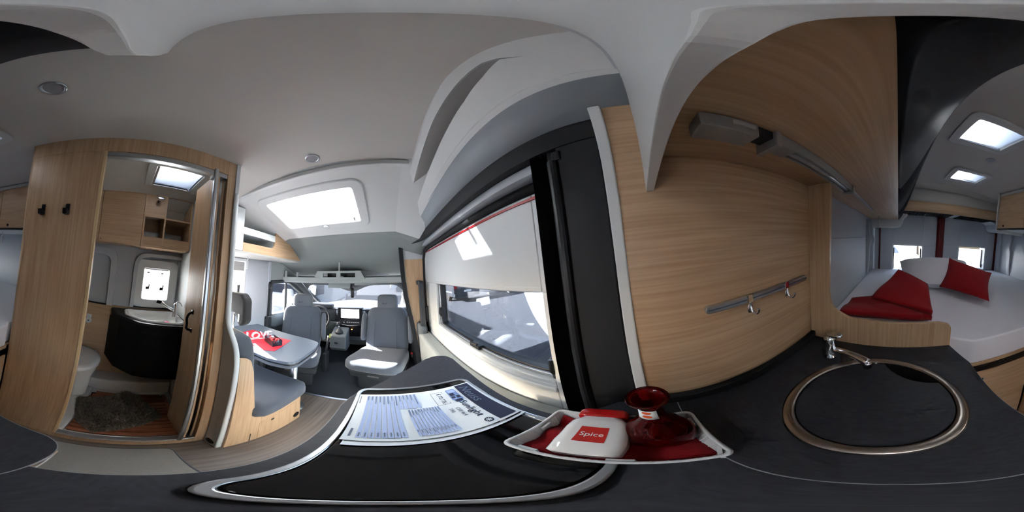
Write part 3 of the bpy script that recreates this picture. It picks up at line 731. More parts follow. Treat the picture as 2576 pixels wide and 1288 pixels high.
text('lettering', 'Spice', .0145, paper, t, frame4(fo + jn*.0008 - ju*.003, jr, ju, jn), align='CENTER')
t = thing('glass_vase', 'dark red glass vase with flared rim standing in the basket', 'vase', (.198, .022, .921))
vp = [(.0, .921), (.030, .921), (.042, .926), (.0475, .940), (.046, .958), (.038, .978), (.026, .998), (.0185, 1.018), (.0145, 1.040), (.0135, 1.060), (.0155, 1.076), (.022, 1.086), (.0285, 1.0905)]
O('glass', MB().lathe(vp, (.198, .022, 0), 40, close=False), redglass, t, sm=True, solid=.003)
st_ = MB(); vx = Vector((-1, .35, 0)).normalized(); vy = Vector((vx.y, -vx.x, 0))
def sk_(u, v): # sticker wrapped on the neck
    a = math.atan2(vx.y, vx.x) - u; r = .0172+max(0, 1.050-v)*.10; return (.198+r*math.cos(a), .022+r*math.sin(a), v)
rows = [[sk_(u, v) for u in (-.75, -.4, 0, .4, .75)] for v in (1.034, 1.044, 1.054, 1.063)]
O('sticker', MB().ribbon(rows), paper, t, sm=True, solid=.0006)
dt = MB()
for v in (1.044, 1.057):
    rows = [[(lambda p: (p[0]+vx.x*.0006, p[1]+vx.y*.0006, p[2]))(sk_(u, v+.0042*s*math.sqrt(max(0, 1-(u/.36)**2)))) for u in [-.36+.06*k for k in range(13)]] for s in (-1, 1)]
    dt.ribbon(rows)
O('sticker_dots', dt, orange, t, solid=.0006)
# cupboards below the worktops
def base_unit(name, x0, y0, y1, label):
    t = thing(name, label, 'cupboard', (.1, (y0+y1)/2, 0))
    O('body', MB().box(x0+.018, .325, y0, y1, 0.0, .76), white, t)
    O('top_rail', MB().box(x0+.018, x0+.034, y0, y1, .761, .866), white, t)
    n = 2 if y1-y0 > .4 else 1
    for k in range(n):
        a = y0 + (y1-y0)*k/n; b = y0 + (y1-y0)*(k+1)/n
        d = O('door', MB().box(x0, x0+.016, a+.002, b-.002, .08, .70), wood_z, t, bevel=.002)
        O('handle', MB().box(x0-.006, x0, (a+b)/2-.04, (a+b)/2+.04, .66, .675), alu, d)
        w = O('drawer', MB().box(x0, x0+.016, a+.002, b-.002, .705, .86), wood_y, t, bevel=.002)
        O('handle', MB().box(x0-.006, x0, (a+b)/2-.04, (a+b)/2+.04, .80, .815), alu, w)
    return t
base_unit('base_cupboard', -.105, -.02, .44, 'base cupboard under the hob worktop'); base_unit('base_cupboard', -.19, -.532, -.022, 'base cupboard under the round sink')
# hook rail
t = thing('hook_rail', 'slim aluminium rail screwed to the veneered kitchen wall', 'rail', (.325, -.315, 1.175))
O('rail', MB().prism(rrect(-.510, -.120, 1.1775, 1.1965, .0094, 6), 'x', .3225, .3345), alu, t, bevel=.003)
O('groove', MB().box(.3215, .3226, -.505, -.126, 1.1855, 1.1885), inkgrey, t)
for y, lb in ((-.238, 'chrome hook on the kitchen wall rail, nearer its free front end'), (-.385, 'chrome hook on the kitchen wall rail, nearer the bed')):
    h = thing('rail_hook', lb, 'hook', (.318, y, 1.155), 'chrome hooks on the kitchen rail')
    O('clip', MB().box(.3165, .3215, y-.009, y+.009, 1.178, 1.202), chrome, h, bevel=.002)
    O('hook', MB().tube(smooth([(.319, y, 1.180), (.317, y, 1.165), (.312, y, 1.153), (.300, y-.002, 1.151), (.293, y-.004, 1.160), (.292, y-.004, 1.168)], 2), .0038, 8), chrome, h, sm=True)
    O('plate', MB().soft((.320, y, 1.162), (.004, .018, .026), 3, None, 5), chrome, h, sm=True)
# overhead cupboard above the kitchen
t = thing('kitchen_overhead_cupboard', 'long overhead cupboard above the sink with anthracite flaps and veneered underside', 'cupboard', (.16, -1.0, 1.547))
O('bottom_board', MB().box(.008, .329, -1.93, -.0405, 1.547, 1.563), wood_y, t)
FP = smooth([(.006, 1.547), (-.030, 1.60), (-.075, 1.70), (-.115, 1.82), (-.145, 1.925)], 2)
for k in range(3):
    a = -1.93 + (1.889)*k/3; b = -1.93 + 1.889*(k+1)/3
    O('flap', MB().ribbon([[(x, a+.0015, z) for x, z in FP], [(x, b-.0015, z) for x, z in FP]]), anth, t, solid=.016, sm=True)
O('inner_back', MB().ribbon([[(x+.02, -1.93, z) for x, z in FP], [(x+.02, -.041, z) for x, z in FP]]), blackm, t)
O('light_strip', MB().box(-.154, -.144, -1.93, -.041, 1.925, 1.936), ledm, t)
O('flap_catch', MB().box(-.128, -.118, -.66, -.63, 1.842, 1.858), blackp, t, bevel=.002)
EP = [(.334, 1.463), (.334, 1.93), (.10, 1.956), (-.178, 1.955), (-.142, 1.80), (-.1135, 1.70), (-.0745, 1.577), (-.058, 1.550), (-.03, 1.530), (.0, 1.526), (.016, 1.515), (.024, 1.490), (.034, 1.468), (.06, 1.463)]
O('end_panel', MB().prism(rounded(EP, [.0, 0, 0, 0, .05, .05, .03, .03, .03, .02, .02, .02, .02, .02], 3), 'y', -.040, -.024), white, t, bevel=.0015)
# light bar under it
t = thing('light_bar', 'aluminium light bar under the kitchen overhead cupboard', 'light bar', (.2, -.4, 1.52))
lb = O('end_block', MB().box(.176, .216, -.172, -.086, 1.517, 1.5465), barm, t, bevel=.002)
O('end_slot', MB().box(.174, .1765, -.165, -.13, 1.53, 1.5395), greyp, lb)
O('joint', MB().box(.180, .212, -.205, -.171, 1.530, 1.5465), dashm, t)
O('bracket', MB().box(.172, .222, -.216, -.204, 1.510, 1.5465), barm, t, bevel=.0015)
O('end_block', MB().box(.176, .214, -.262, -.216, 1.520, 1.5465), barm, t, bevel=.002)
O('reflector', MB().box(.178, .182, -.62, -.262, 1.522, 1.5465).box(.208, .212, -.62, -.262, 1.522, 1.5465), barm, t)
O('tube', MB().tube([(.197, -.262, 1.531), (.197, -.62, 1.531)], .009, 12), ledm, t, sm=True)
O('end_block', MB().box(.174, .216, -.64, -.618, 1.516, 1.5465), barm, t, bevel=.002)
O('cable_duct', MB().box(.19, .206, -1.25, -.64, 1.535, 1.5465), greyp, t, bevel=.002)
def reading_lamp(x, y, z, label, wide=.02):
    t = thing('reading_lamp', label, 'reading lamp', (x, y, z-.12), 'small reading lamps under the cupboards')
    O('bracket', MB().tube([(x, y, z), (x+.004, y+.01, z-.02), (x, y, z-.045)], .0045, 8), chrome, t, sm=True)
    O('shade', MB().soft((x, y, z-.082), (.014, wide*2, .085), 3.5, None, 6), white, t, sm=True)
reading_lamp(.196, -1.62, 1.546, 'reading lamp under the kitchen overhead cupboard above the bed', .012)
# veneered board between sink and bed
t = thing('bed_divider', 'veneered board with rounded cut-out between worktop and bed', 'divider', (.1, -.557, .3))
DP = [(.334, .3), (.334, 1.547), (.236, 1.547), (.250, 1.12), (.240, 1.06), (.175, 1.026), (.0, 1.018), (-.16, 1.018), (-.2115, 1.005), (-.2115, .3)]
O('board', MB().prism(rounded(DP, [0, 0, 0, .05, .09, .06, .1, .02, .035, 0], 5), 'y', -.564, -.549), wood_z, t, bevel=.002)
# ================================================================== WASHROOM
# folding door: two leaves pushed against the front cross wall, aluminium closing profile
t = thing('washroom_door', 'veneered folding washroom door pushed open with black handle', 'door', (-.78, .35, .09))
O('leaf', MB().box(-.905, -.655, .348, .364, .09, 1.845), wood_z, t, bevel=.002)
O('leaf', MB().box(-.905, -.690, .372, .386, .09, 1.845), wood_z, t, bevel=.002)
O('edge_profile', MB().prism([(-.656, .328), (-.641, .326), (-.637, .332), (-.637, .342), (-.642, .349), (-.656, .349)], 'z', .072, 1.862), alu, t, bevel=.003)
O('guide_clip', MB().box(-.675, -.648, .318, .345, 1.80, 1.822), white, t, bevel=.002)
O('handle', MB().tube(smooth([(-.785, .347, 1.105), (-.785, .325, 1.098), (-.785, .316, 1.07), (-.785, .322, 1.04), (-.785, .318, 1.01), (-.785, .346, 1.000)], 2), .007, 8).box(-.794, -.776, .343, .349, 1.095, 1.118).box(-.794, -.776, .343, .349, .988, 1.01), blackp, t, sm=True)
O('hinge_strip', MB().tube([(-.668, .392, .09), (-.668, .392, 1.845)], .005, 10), wood_z, t, sm=True)
for y, lb in ((-.408, 'black coat hook on the washroom wall nearer the bed'), (-.286, 'black coat hook on the washroom wall nearer the doorway')):
    h = thing('coat_hook', lb, 'hook', (-.645, y, 1.51), 'black coat hooks on the washroom wall')
    O('plate', MB().box(-.650, -.642, y-.010, y+.010, 1.515, 1.566), blackp, h, bevel=.003)
    O('prong', MB().prism([(-.645, 1.512), (-.645, 1.535), (-.632, 1.530), (-.620, 1.536), (-.612, 1.536), (-.618, 1.512)], 'y', y-.010, y+.010), blackp, h, bevel=.002)
# wall cupboard with open compartments
t = thing('washroom_cupboard', 'veneered washroom wall cupboard with flap and open compartments', 'cupboard', (-1.3, .08, 1.465))
xf, xb = -1.205, XL+.016
cb_ = O('carcass', MB().box(xb, xf-.017, -.50, .070, 1.470, 1.486).box(xb, xf, .070, .448, 1.465, 1.480).box(xb, xf, -.50, .448, 1.885, 1.90).box(xb, xf, .066, .080, 1.47, 1.89).box(xb, xf, .434, .448, 1.465, 1.89).box(xb, xb+.006, -.50, .448, 1.47, 1.89), wood_y, t, bevel=.001)
O('door', MB().box(xf-.016, xf, -.253, .064, 1.472, 1.883), wood_y, t, bevel=.0015)
O('door', MB().box(xf-.016, xf, -.50, -.257, 1.472, 1.883), wood_y, t, bevel=.0015)
for y in (-.235, -.275): O('door_button', MB().lathe([(.004, 0), (.004, .002), (0, .0022)], (xf, y, 1.492), 10, Ry(90)), blackp, t)
O('divider', MB().box(xb, xf, .225, .238, 1.48, 1.886), wood_z, t)
O('front_strip', MB().box(xf-.014, xf, .08, .225, 1.48, 1.545), wood_y, t); O('front_strip', MB().box(xf-.014, xf, .238, .434, 1.48, 1.545), wood_y, t)
O('lamp_panel', MB().box(xf-.014, xf, .08, .225, 1.70, 1.886), wood_y, t)
O('shelf', MB().box(xb, xf, .238, .434, 1.695, 1.708), wood_y, t)
O('liner_back', MB().box(xb+.006, xb+.035, .085, .43, 1.55, 1.62), white, t, bevel=.012, seg=3)
t = thing('washroom_spotlight', 'small chrome spotlight on the washroom cupboard', 'spotlight', (xf, .165, 1.83))
O('stem', MB().tube([(xf-.0, .165, 1.833), (xf+.045, .165, 1.838)], .011, 12), steel, t, sm=True)
O('head', MB().soft((xf+.055, .172, 1.84), (.03, .055, .026), 4, Rz(8), 6), chrome, t, sm=True)
# vanity with basin
t = thing('vanity_unit', 'floating black washbasin cupboard under the small window', 'vanity', (-1.2, .2, .43))
VP = [(XL+.02, -.112), (-1.215, -.022), (-1.095, .12), (-1.050, .30), (-1.035, .380), (-1.035, .450), (XL+.02, .450)]
O('body', MB().prism(VP, 'z', .43, .85), blackgloss, t, bevel=.002)
O('door', MB().add([(-1.0935, .128, .46), (-1.0935, .128, .80), (-1.037, .372, .80), (-1.037, .372, .46), (-1.0895, .1265, .46), (-1.0895, .1265, .80), (-1.033, .3705, .80), (-1.033, .3705, .46)], [(0, 1, 2, 3), (4, 7, 6, 5), (0, 4, 5, 1), (1, 5, 6, 2), (2, 6, 7, 3), (3, 7, 4, 0)]), blackgloss, t)
bo = rounded([(-1.375, .0), (-1.235, .015), (-1.12, .13), (-1.075, .30), (-1.06, .40), (-1.10, .435), (-1.385, .435)], [.05, .05, .05, .06, .03, .03, .05], 5)
cx_, cy_ = -1.24, .25
def scl(k, z): return [(cx_+(x-cx_)*k, cy_+(y-cy_)*k, z) for x, y in bo]
def polar(poly, n=72):
    out = []
    for k in range(n):
        a = 2*pi*k/n; d = Vector((math.cos(a), math.sin(a))); best = 9
        for i in range(len(poly)):
            p, q = Vector(poly[i-1])-Vector((cx_, cy_)), Vector(poly[i])-Vector((cx_, cy_)); e = q-p; den = d.x*e.y-d.y*e.x
            if abs(den) < 1e-9: continue
            r = (p.x*e.y-p.y*e.x)/den; s = (p.x*d.y-p.y*d.x)/den
            if r > 0 and -1e-6 <= s <= 1+1e-6: best = min(best, r)
        out.append((cx_+d.x*best, cy_+d.y*best))
    return out
vo = polar([(XL+.02, -.118), (-1.21, -.03), (-1.085, .115), (-1.040, .30), (-1.025, .380), (-1.025, .451), (XL+.02, .451)])
vi = polar([(cx_+(x-cx_)*.97, cy_+(y-cy_)*.97) for x, y in bo])
O('apron', MB().ring(polar(VP), vi, 'z', .8505, .9045), blackgloss, t)
O('top', MB().ring(vo, vi, 'z', .905, .925), blackp, t)
lv = [scl(1, .9262), scl(.995, .935), scl(.96, .938), scl(.90, .934), scl(.82, .90), scl(.6, .865), scl(.2, .858), scl(.02, .857)]
O('basin', MB().ribbon([q+[q[0]] for q in lv]), ceram, t, sm=True)
t = thing('soap', 'pink soap bar in the white washbasin', 'soap', (-1.12, .31, .92))
O('bar', MB().soft((-1.12, .31, .925), (.05, .03, .012), 2.5, Rz(20), 6), mat('pink_soap', srgb(240, 90, 150), .4), t, sm=True)
t = thing('washroom_tap', 'chrome washroom tap with pull-out shower spout', 'tap', (-1.23, .40, .936))
O('body', MB().lathe([(.022, .936), (.020, .94), (.017, 1.01), (.020, 1.035), (.012, 1.05), (0, 1.052)], (-1.23, .395, 0), 20), chrome, t, sm=True)
O('spout', MB().tube([(-1.23, .39, .985), (-1.24, .33, 1.015), (-1.25, .28, 1.045)], [.012, .011, .013], 12), chrome, t, sm=True)
O('spray_head', MB().tube([(-1.25, .285, 1.045), (-1.257, .245, 1.052)], [.012, .015], 12), dashm, t, sm=True)
O('lever', MB().tube(smooth([(-1.23, .395, 1.045), (-1.225, .41, 1.065), (-1.215, .43, 1.05), (-1.21, .44, 1.03)], 1), .006, 8), chrome, t, sm=True)
# toilet
t = thing('toilet', 'white cassette toilet with closed lid beside the vanity', 'toilet', (-1.18, -.32, .086))
def oval(z, rx, ry, cx=-1.18, cyy=-.325): return [(cx+rx*math.cos(2*pi*k/28), cyy+ry*math.sin(2*pi*k/28), z) for k in range(28)]
lv = [oval(.0865, .11, .165, -1.15), oval(.20, .115, .17, -1.15), oval(.34, .125, .18, -1.15), oval(.40, .175, .20), oval(.455, .19, .21)]
O('pedestal', MB().ribbon([q+[q[0]] for q in lv]), ceram, t, sm=True)
O('seat', MB().ribbon([q+[q[0]] for q in [oval(.456, .19, .21), oval(.460, .20, .215), oval(.474, .20, .215), oval(.476, .19, .21)]]), ceram, t, sm=True)
lid = [oval(.477, .198, .214), oval(.480, .202, .217), oval(.496, .20, .215), oval(.508, .16, .18), oval(.511, .05, .06), oval(.511, .001, .001)]
O('lid', MB().ribbon([q+[q[0]] for q in lid]), ceram, t, sm=True)
O('cistern', MB().box(-1.395, -1.345, -.50, -.16, .21, .47), ceram, t, bevel=.02, seg=3)
t = thing('toilet_roll_bracket', 'white toilet roll bracket on the veneered washroom wall', 'bracket', (-1.395, -.29, .74))
O('plate', MB().prism(circ(-.288, .765, .028, 20), 'x', XL+.0205, XL+.034), white, t, bevel=.003)
O('upper_plate', MB().prism(rrect(-.31, -.266, .79, .825, .008), 'x', XL+.0205, XL+.032), white, t, bevel=.003)
O('hole', MB().prism(circ(-.288, .765, .006, 10), 'x', XL+.034, XL+.0345), blackp, t)
# duckboard and rug
t = thing('duckboard', 'brown slatted wooden grate on the washroom floor', 'floor grate', (-.93, .12, .067))
n = 13
for k in range(n):
    x0 = -1.195 + k*.0385; y0, y1 = -.128, .400
    if k == 0: y0, y1 = -.09, .36
    if k == 1: y0 = -.11
    O('slat', MB().box(x0, x0+.0335, y0, y1, .074, .088), teak, t, bevel=.002)
for y in (-.06, .14, .34): O('batten', MB().box(-1.19, -.70, y-.018, y+.018, .0665, .0738), teak, t)
O('gap_shade_sheet', MB().box(-1.19, -.70, -.12, .395, .0662, .0670), rubber, t)  # black sheet added so the gaps between slats read as shaded
O('end_board', MB().box(-1.19, -.70, .372, .400, .0742, .0878), teak, t, bevel=.002)
t = thing('bath_rug', 'small dark grey-brown shaggy rug on the washroom grate', 'rug', (-.93, .06, .089))
RC = [(-1.06, -.20), (-1.12, -.02), (-1.235, .12), (-1.17, .22), (-.895, .325), (-.80, .20), (-.695, -.01), (-.80, -.12)]
rp_ = rounded(RC, .03, 3)
O('backing', MB().prism(rp_, 'z', .089, .094), rugm, t)
def inside(x, y, P):
    c = False
    for i in range(len(P)):
        (x1, y1), (x2, y2) = P[i-1], P[i]
        if (y1 > y) != (y2 > y) and x < (x2-x1)*(y-y1)/(y2-y1)+x1: c = not c
    return c
pile = MB()
while len(pile.f) < 9000:
    x, y = random.uniform(-1.25, -.68), random.uniform(-.21, .34)
    if not inside(x, y, rp_): continue
    a = random.uniform(0, 2*pi); d = random.uniform(.004, .02); h = random.uniform(.010, .022); w = .0022
    ca_, sa_ = math.cos(a), math.sin(a)
    pile.add([(x-sa_*w, y+ca_*w, .0935), (x+sa_*w, y-ca_*w, .0935), (x+ca_*d, y+sa_*d, .0935+h)], [(0, 1, 2)])
O('pile', pile, rugm, t, kind='stuff')
# ================================================================== DINETTE
t = thing('bench_side_panel', 'grey panel with curved white edge closing the bench towards the washroom', 'panel', (-.6, .465, 0))
gp = [(-.645, 0)] + [(-.645, 1.10)] + smooth([(-.640, 1.11), (-.615, 1.055), (-.565, .99), (-.545, .90), (-.548, .75), (-.560, .45), (-.560, 0)], 2)
O('panel', MB().prism(gp, 'y', .452, .474), greyp, t)
ep = smooth([(-.645, 1.75), (-.644, 1.30), (-.640, 1.11), (-.615, 1.055), (-.565, .99), (-.545, .90), (-.548, .75), (-.560, .45), (-.560, .002)], 2)
O('edge_trim', MB().ribbon([[(x, .449, z) for x, z in ep], [(x+.006, .448, z) for x, z in ep], [(x+.008, .462, z) for x, z in ep], [(x+.006, .475, z) for x, z in ep], [(x, .475, z) for x, z in ep]]), white, t, sm=True)
O('air_vent', MB().lathe([(.030, 0), (.030, .004), (.024, .005), (.022, .001), (0, .0005)], (-.605, .452, .055), 20, Rx(90)), blackp, t)
t = thing('bench', 'two-seat forward-facing bench with grey upholstery and veneered base', 'bench', (-.95, .75, 0))
sp = rounded([(-.0, 0)], 0) and [(.478, 0), (.478, .915), (.540, .895), (.565, .80), (.600, .44), (.615, .375), (1.0, .375), (1.0, 0)]
O('base_panel', MB().prism(rounded(sp, [0, 0, .05, .03, .06, .02, 0, 0], 5), 'x', -.562, -.542), wood_z, t, bevel=.0015)
O('box', MB().box(-1.40, -.562, .485, .995, 0, .36), greyp, t)
O('front_board', MB().box(-1.40, -.544, .990, 1.004, 0, .37), wood_x, t)
O('service_flap', MB().prism(rounded([(.645, .012), (.645, .255), (.955, .285), (.955, .012)], [0, .03, .03, 0], 3), 'x', -.543, -.5405), wood_z, t, bevel=.001)
O('finger_hole', MB().prism(circ(.735, .225, .013, 14), 'x', -.5412, -.5398), blackp, t)
O('air_vent', MB().lathe([(.030, 0), (.030, .003), (.024, .004), (.022, .001), (0, .0005)], (-.5405, .955, .085), 20, Ry(90)), blackp, t)
O('floor_slot', MB().box(-.5416, -.5398, .598, .602, .01, .13), blackp, t)
se = O('seat_cushion', MB().soft((-.945, .80, .425), (.90, .45, .125), (12, 10, 5), None, 14), fabric, t, sm=True)
O('piping', MB().tube([(-.512, .62, .452), (-.507, .80, .457), (-.512, .985, .452)], .003, 6), seam_m, se, sm=True)
bc = O('back_cushion', MB().soft((-.980, .553, .735), (.83, .13, .56), (12, 5, 9), Rx(5), 14), fabric, t, sm=True)
O('piping', MB().tube([(-.572, .612, .50), (-.570, .592, .75), (-.578, .570, .96)], .003, 6), seam_m, bc, sm=True)
hp = rounded([(-.935, 1.215), (-.69, 1.222), (-.655, 1.19), (-.652, 1.06), (-.69, 1.028), (-.715, 1.055), (-.73, 1.10), (-.80, 1.10), (-.935, 1.075)], [.03, .03, .04, .04, .02, .02, .03, .03, .02], 4)
hd = O('headrest', MB().prism(hp, 'y', .575, .635), darkfab, t, bevel=.018, seg=4, label='black curved headrest on chrome rods')
O('label_tag', MB().box(-.700, -.688, .572, .576, 1.06, 1.105), paper, hd)
for x in (-.865, -.765): O('rod', MB().tube([(x, .595, .93), (x, .600, 1.09)], .006, 10), chrome, hd, sm=True)
# table
t = thing('dinette_table', 'grey dinette table with rounded end and second leaf below', 'table', (-.9, 1.1, 0))
tp = rounded([(-1.415, .86), (-.70, .845), (-.555, .88), (-.535, .95), (-.535, 1.18), (-.56, 1.32), (-.68, 1.36), (-1.415, 1.42)], [0, .1, .1, .05, .1, .08, .1, 0], 6)
top_m = mat('table_grey', srgb(92, 100, 112), .35, noise=.05, nscale=200)
O('top_leaf', MB().prism(tp, 'z', .695, .720), top_m, t, bevel=.004, seg=3)
O('leaf_gap_shade', MB().prism([(cx*.985-.008, (cy_-1.1)*.97+1.1) for cx, cy_ in tp], 'z', .683, .695), blackp, t)  # black slab painted in for the shaded gap between the leaves
O('lower_leaf', MB().prism(tp, 'z', .658, .683), fabric2, t, bevel=.004, seg=3)
O('leg', MB().tube([(-.675, 1.12, 0), (-.675, 1.12, .659)], .030, 20), alu, t, sm=True)
O('foot_plate', MB().lathe([(.09, 0), (.09, .006), (.035, .014), (.03, .02)], (-.675, 1.12, 0), 28), alu, t, sm=True)
t = thing('placemat', 'red rectangular placemat on the dinette table', 'placemat', (-1, 1.07, .72))
O('mat', MB().add([(-1.215, 1.02, .7205), (-.875, .885, .7205), (-.745, .965, .7205), (-.782, 1.235, .7205), (-1.225, 1.21, .7205), (-1.215, 1.02, .7225), (-.875, .885, .7225), (-.745, .965, .7225), (-.782, 1.235, .7225), (-1.225, 1.21, .7225)], [(0, 1, 2, 3, 4), (9, 8, 7, 6, 5)] + [(i, (i+1) % 5, 5+(i+1) % 5, 5+i) for i in range(5)]), redmat, t)
t = thing('love_letters', 'white standing letters spelling LOVE on the red placemat', 'letters', (-1.0, 1.08, .7225))
d = Vector((.11, .235, 0)).normalized(); nrm = Vector((d.y, -d.x, 0))
text('letters', 'LOVE', .098, ceram, t, frame4(Vector((-1.055, .968, .7245)), d, Vector((0, 0, 1)), nrm), ext=.012)
O('foot', MB().obox(Vector((-1.055, .968, .7238)) + d*.125, (.25, .02, .0024), Matrix((d, Vector((-d.y, d.x, 0)), Vector((0, 0, 1)))).transposed()), ceram, t)
t = thing('heart_box', 'small dark glass box filled with red hearts on the placemat', 'glass box', (-.86, 1.09, .7225))
Mb = Rz(-25); bc0 = Vector((-.858, 1.085, 0))
O('base', MB().obox(bc0+Vector((0, 0, .725)), (.15, .085, .004), Mb), blackp, t)
for (dx, dy, sx, sy) in ((0, .041, .15, .003), (0, -.041, .15, .003), (.0735, 0, .003, .085), (-.0735, 0, .003, .085)):
    O('pane', MB().obox(bc0 + Mb @ Vector((dx, dy, .751)), (sx, sy, .048), Mb), glass2, t)
for k in range(12):
    q = bc0 + Mb @ Vector((random.uniform(-.055, .055), random.uniform(-.025, .025), .745+.008*(k % 4)))
    O('heart', MB().soft(q, (.026, .022, .024), 2.4, Rz(30*k), 4), redglaze, t, sm=True)
for k in range(2):
    O('candle', MB().lathe([(.014, 0), (.014, .02), (.004, .021)], bc0 + Mb @ Vector((-.04+.085*k, .012, .752)), 14), ceram, t)
# overhead cupboard above the dinette
t = thing('dinette_overhead_cupboard', 'overhead cupboard above the dinette with white flap, open shelf and sloping veneer front end', 'cupboard', (-1.2, 1.2, 1.52))
xf = -1.05
O('bottom_board', MB().box(XL, xf, .476, 1.80, 1.505, 1.522), greyp, t, bevel=.002)
O('white_flap', MB().box(xf-.016, xf+.004, .476, .858, 1.523, 1.90), white, t, bevel=.003)
vf = [(.862, 1.522), (1.825, 1.522), (1.52, 1.72), (1.42, 1.79), (1.345, 1.805), (1.295, 1.79), (1.285, 1.69), (1.28, 1.63), (1.245, 1.602), (.862, 1.598)]
O('veneer_front', MB().prism(rounded(vf, [0, .01, .04, .03, .02, .02, .03, .04, .03, 0], 4), 'x', xf-.016, xf), wood_y, t, bevel=.0015)
O('shelf_rail', MB().box(xf-.016, xf, .862, 1.285, 1.672, 1.735), white, t, bevel=.002)
O('shelf', MB().box(XL, xf-.016, .862, 1.29, 1.70, 1.712), white, t)
O('shelf', MB().box(XL, xf-.016, .862, 1.29, 1.585, 1.596), white, t)
O('back_panel', MB().box(XL, XL+.012, .476, 1.46, 1.522, 1.80), wood_y, t)
O('end_panel', MB().box(XL+.012, xf-.016, 1.29, 1.306, 1.522, 1.80), white, t)
O('partition', MB().box(XL+.012, xf-.016, .855, .865, 1.522, 1.90), wood_x, t)
O('front_end', MB().add([(xf-.008, 1.82, 1.522), (xf-.008, 1.40, 1.80), (XL, 1.45, 1.80), (XL, 1.80, 1.522)], [(0, 1, 2, 3)]), wood_y, t, solid=.008)
reading_lamp(-1.20, 1.05, 1.503, 'reading lamp under the dinette overhead cupboard')
# ================================================================== BED AREA
t = thing('bed', 'transverse double bed with white fitted sheet at the rear doors', 'bed', (-.53, -1.3, 0))
mo = rounded([(.330, -.572), (-.218, -.572), (-.30, -.520), (-.62, -.520), (-.655, -.545), (-1.405, -.545), (-1.405, -2.06), (.330, -2.06)], [.02, .01, .05, .02, .01, .03, .05, .05], 4)
O('mattress', MB().prism(mo, 'z', .782, .925), sheetm, t, bevel=.045, seg=5, sm=True)
def dome(u, v):
    x = -1.36+u*1.65; y = -2.03+v*1.43
    e = (1-abs(2*u-1)**6)*(1-abs(2*v-1)**6)
    return (x, y, .905 + .022*e + .030*math.exp(-((x+.75)**2/.5+(y+1.35)**2/.25))*e + .003*math.sin(x*13+y*5)*e + .003*math.sin(y*17-x*4)*e)
O('sheet_top', MB().sheet(dome, 40, 36), sheetm, t, sm=True)
O('bed_board', MB().prism([(.325, -.574), (-.218, -.574), (-.222, -.522), (-.64, -.522), (-.64, -.536), (-1.40, -.536), (-1.40, -2.06), (.325, -2.06)], 'z', .757, .781), wood_x, t, bevel=.002)
O('painted_gap_shade', MB().box(-.64, -.216, -.60, -.530, .701, .7565), blackp, t)  # black block fills the gap in place of its shade
O('bed_frame', MB().box(-1.40, .325, -2.06, -.60, .70, .757), greyp, t)
t = thing('bed_drawer_unit', 'veneered drawer unit under the foot of the bed', 'drawer unit', (-.43, -.56, 0))
O('body', MB().box(-.655, -.212, -1.2, -.555, 0, .70), greyp, t)
dr = O('drawer', MB().box(-.650, -.215, -.553, -.526, .40, .698), wood_x, t, bevel=.002)
O('handle', MB().box(-.375, -.330, -.5265, -.5245, .628, .640), blackp, dr); O('handle_rim', MB().box(-.382, -.323, -.5265, -.5255, .623, .645), greyp, dr)
dr = O('drawer', MB().box(-.650, -.215, -.553, -.526, .05, .395), wood_x, t, bevel=.002)
O('handle', MB().box(-.375, -.330, -.5265, -.5245, .328, .340), blackp, dr)
t = thing('pillow', 'white pillow lying behind the red cushion on the bed', 'pillow', (-.3, -1.3, .93))
O('pillow', MB().pillow((-.05, -1.14, 1.01), (-.60, -1.08, 1.01), (-.72, -1.60, 1.115), (-.02, -1.63, 1.10), .185, 16, .03, .42), sheetm, t, sm=True)
t = thing('red_cushion', 'red square cushion leaning on the white pillow', 'cushion', (-.5, -1.05, .95))
O('cushion', MB().pillow((-.408, -1.235, 1.195), (-.302, -1.09, 1.0), (-.532, -.79, .985), (-.730, -1.09, 1.10), .085, 16, .10, .5), redfab, t, sm=True)
t = thing('red_blanket', 'folded red fleece blanket heaped behind the sink divider', 'blanket', (.05, -.8, .93))
def fold(A, B, Cc, D, lift, bulge):
    A, B, Cc, D = map(Vector, (A, B, Cc, D))
    def f(u, v):
        P = A*(1-u)*(1-v)+B*u*(1-v)+Cc*u*v+D*(1-u)*v
        return tuple(P + Vector((0, 0, lift + bulge*math.sin(pi*u)*math.sin(pi*v)+.006*math.sin(u*7+v*3))))
    return MB().sheet(f, 16, 16)
O('upper_fold', fold((.128, -.84, 1.005), (-.008, -1.02, 1.125), (-.185, -.96, 1.055), (-.170, -.70, .985), .0, .02), redfab, t, solid=.022, sm=True)
O('middle_fold', fold((.120, -.83, .982), (-.008, -1.01, 1.10), (-.182, -.95, 1.03), (-.168, -.695, .958), -.002, .015), redfab, t, solid=.022, sm=True)
O('lower_fold', fold((.262, -.70, .955), (.245, -.86, .965), (-.05, -.92, .99), (-.13, -.69, .962), .004, .01), redfab, t, solid=.03, sm=True)
O('under_fold', fold((.15, -.72, .962), (.08, -.93, .975), (-.165, -.93, .98), (-.155, -.70, .962), .0, .02), redfab, t, solid=.03, sm=True)
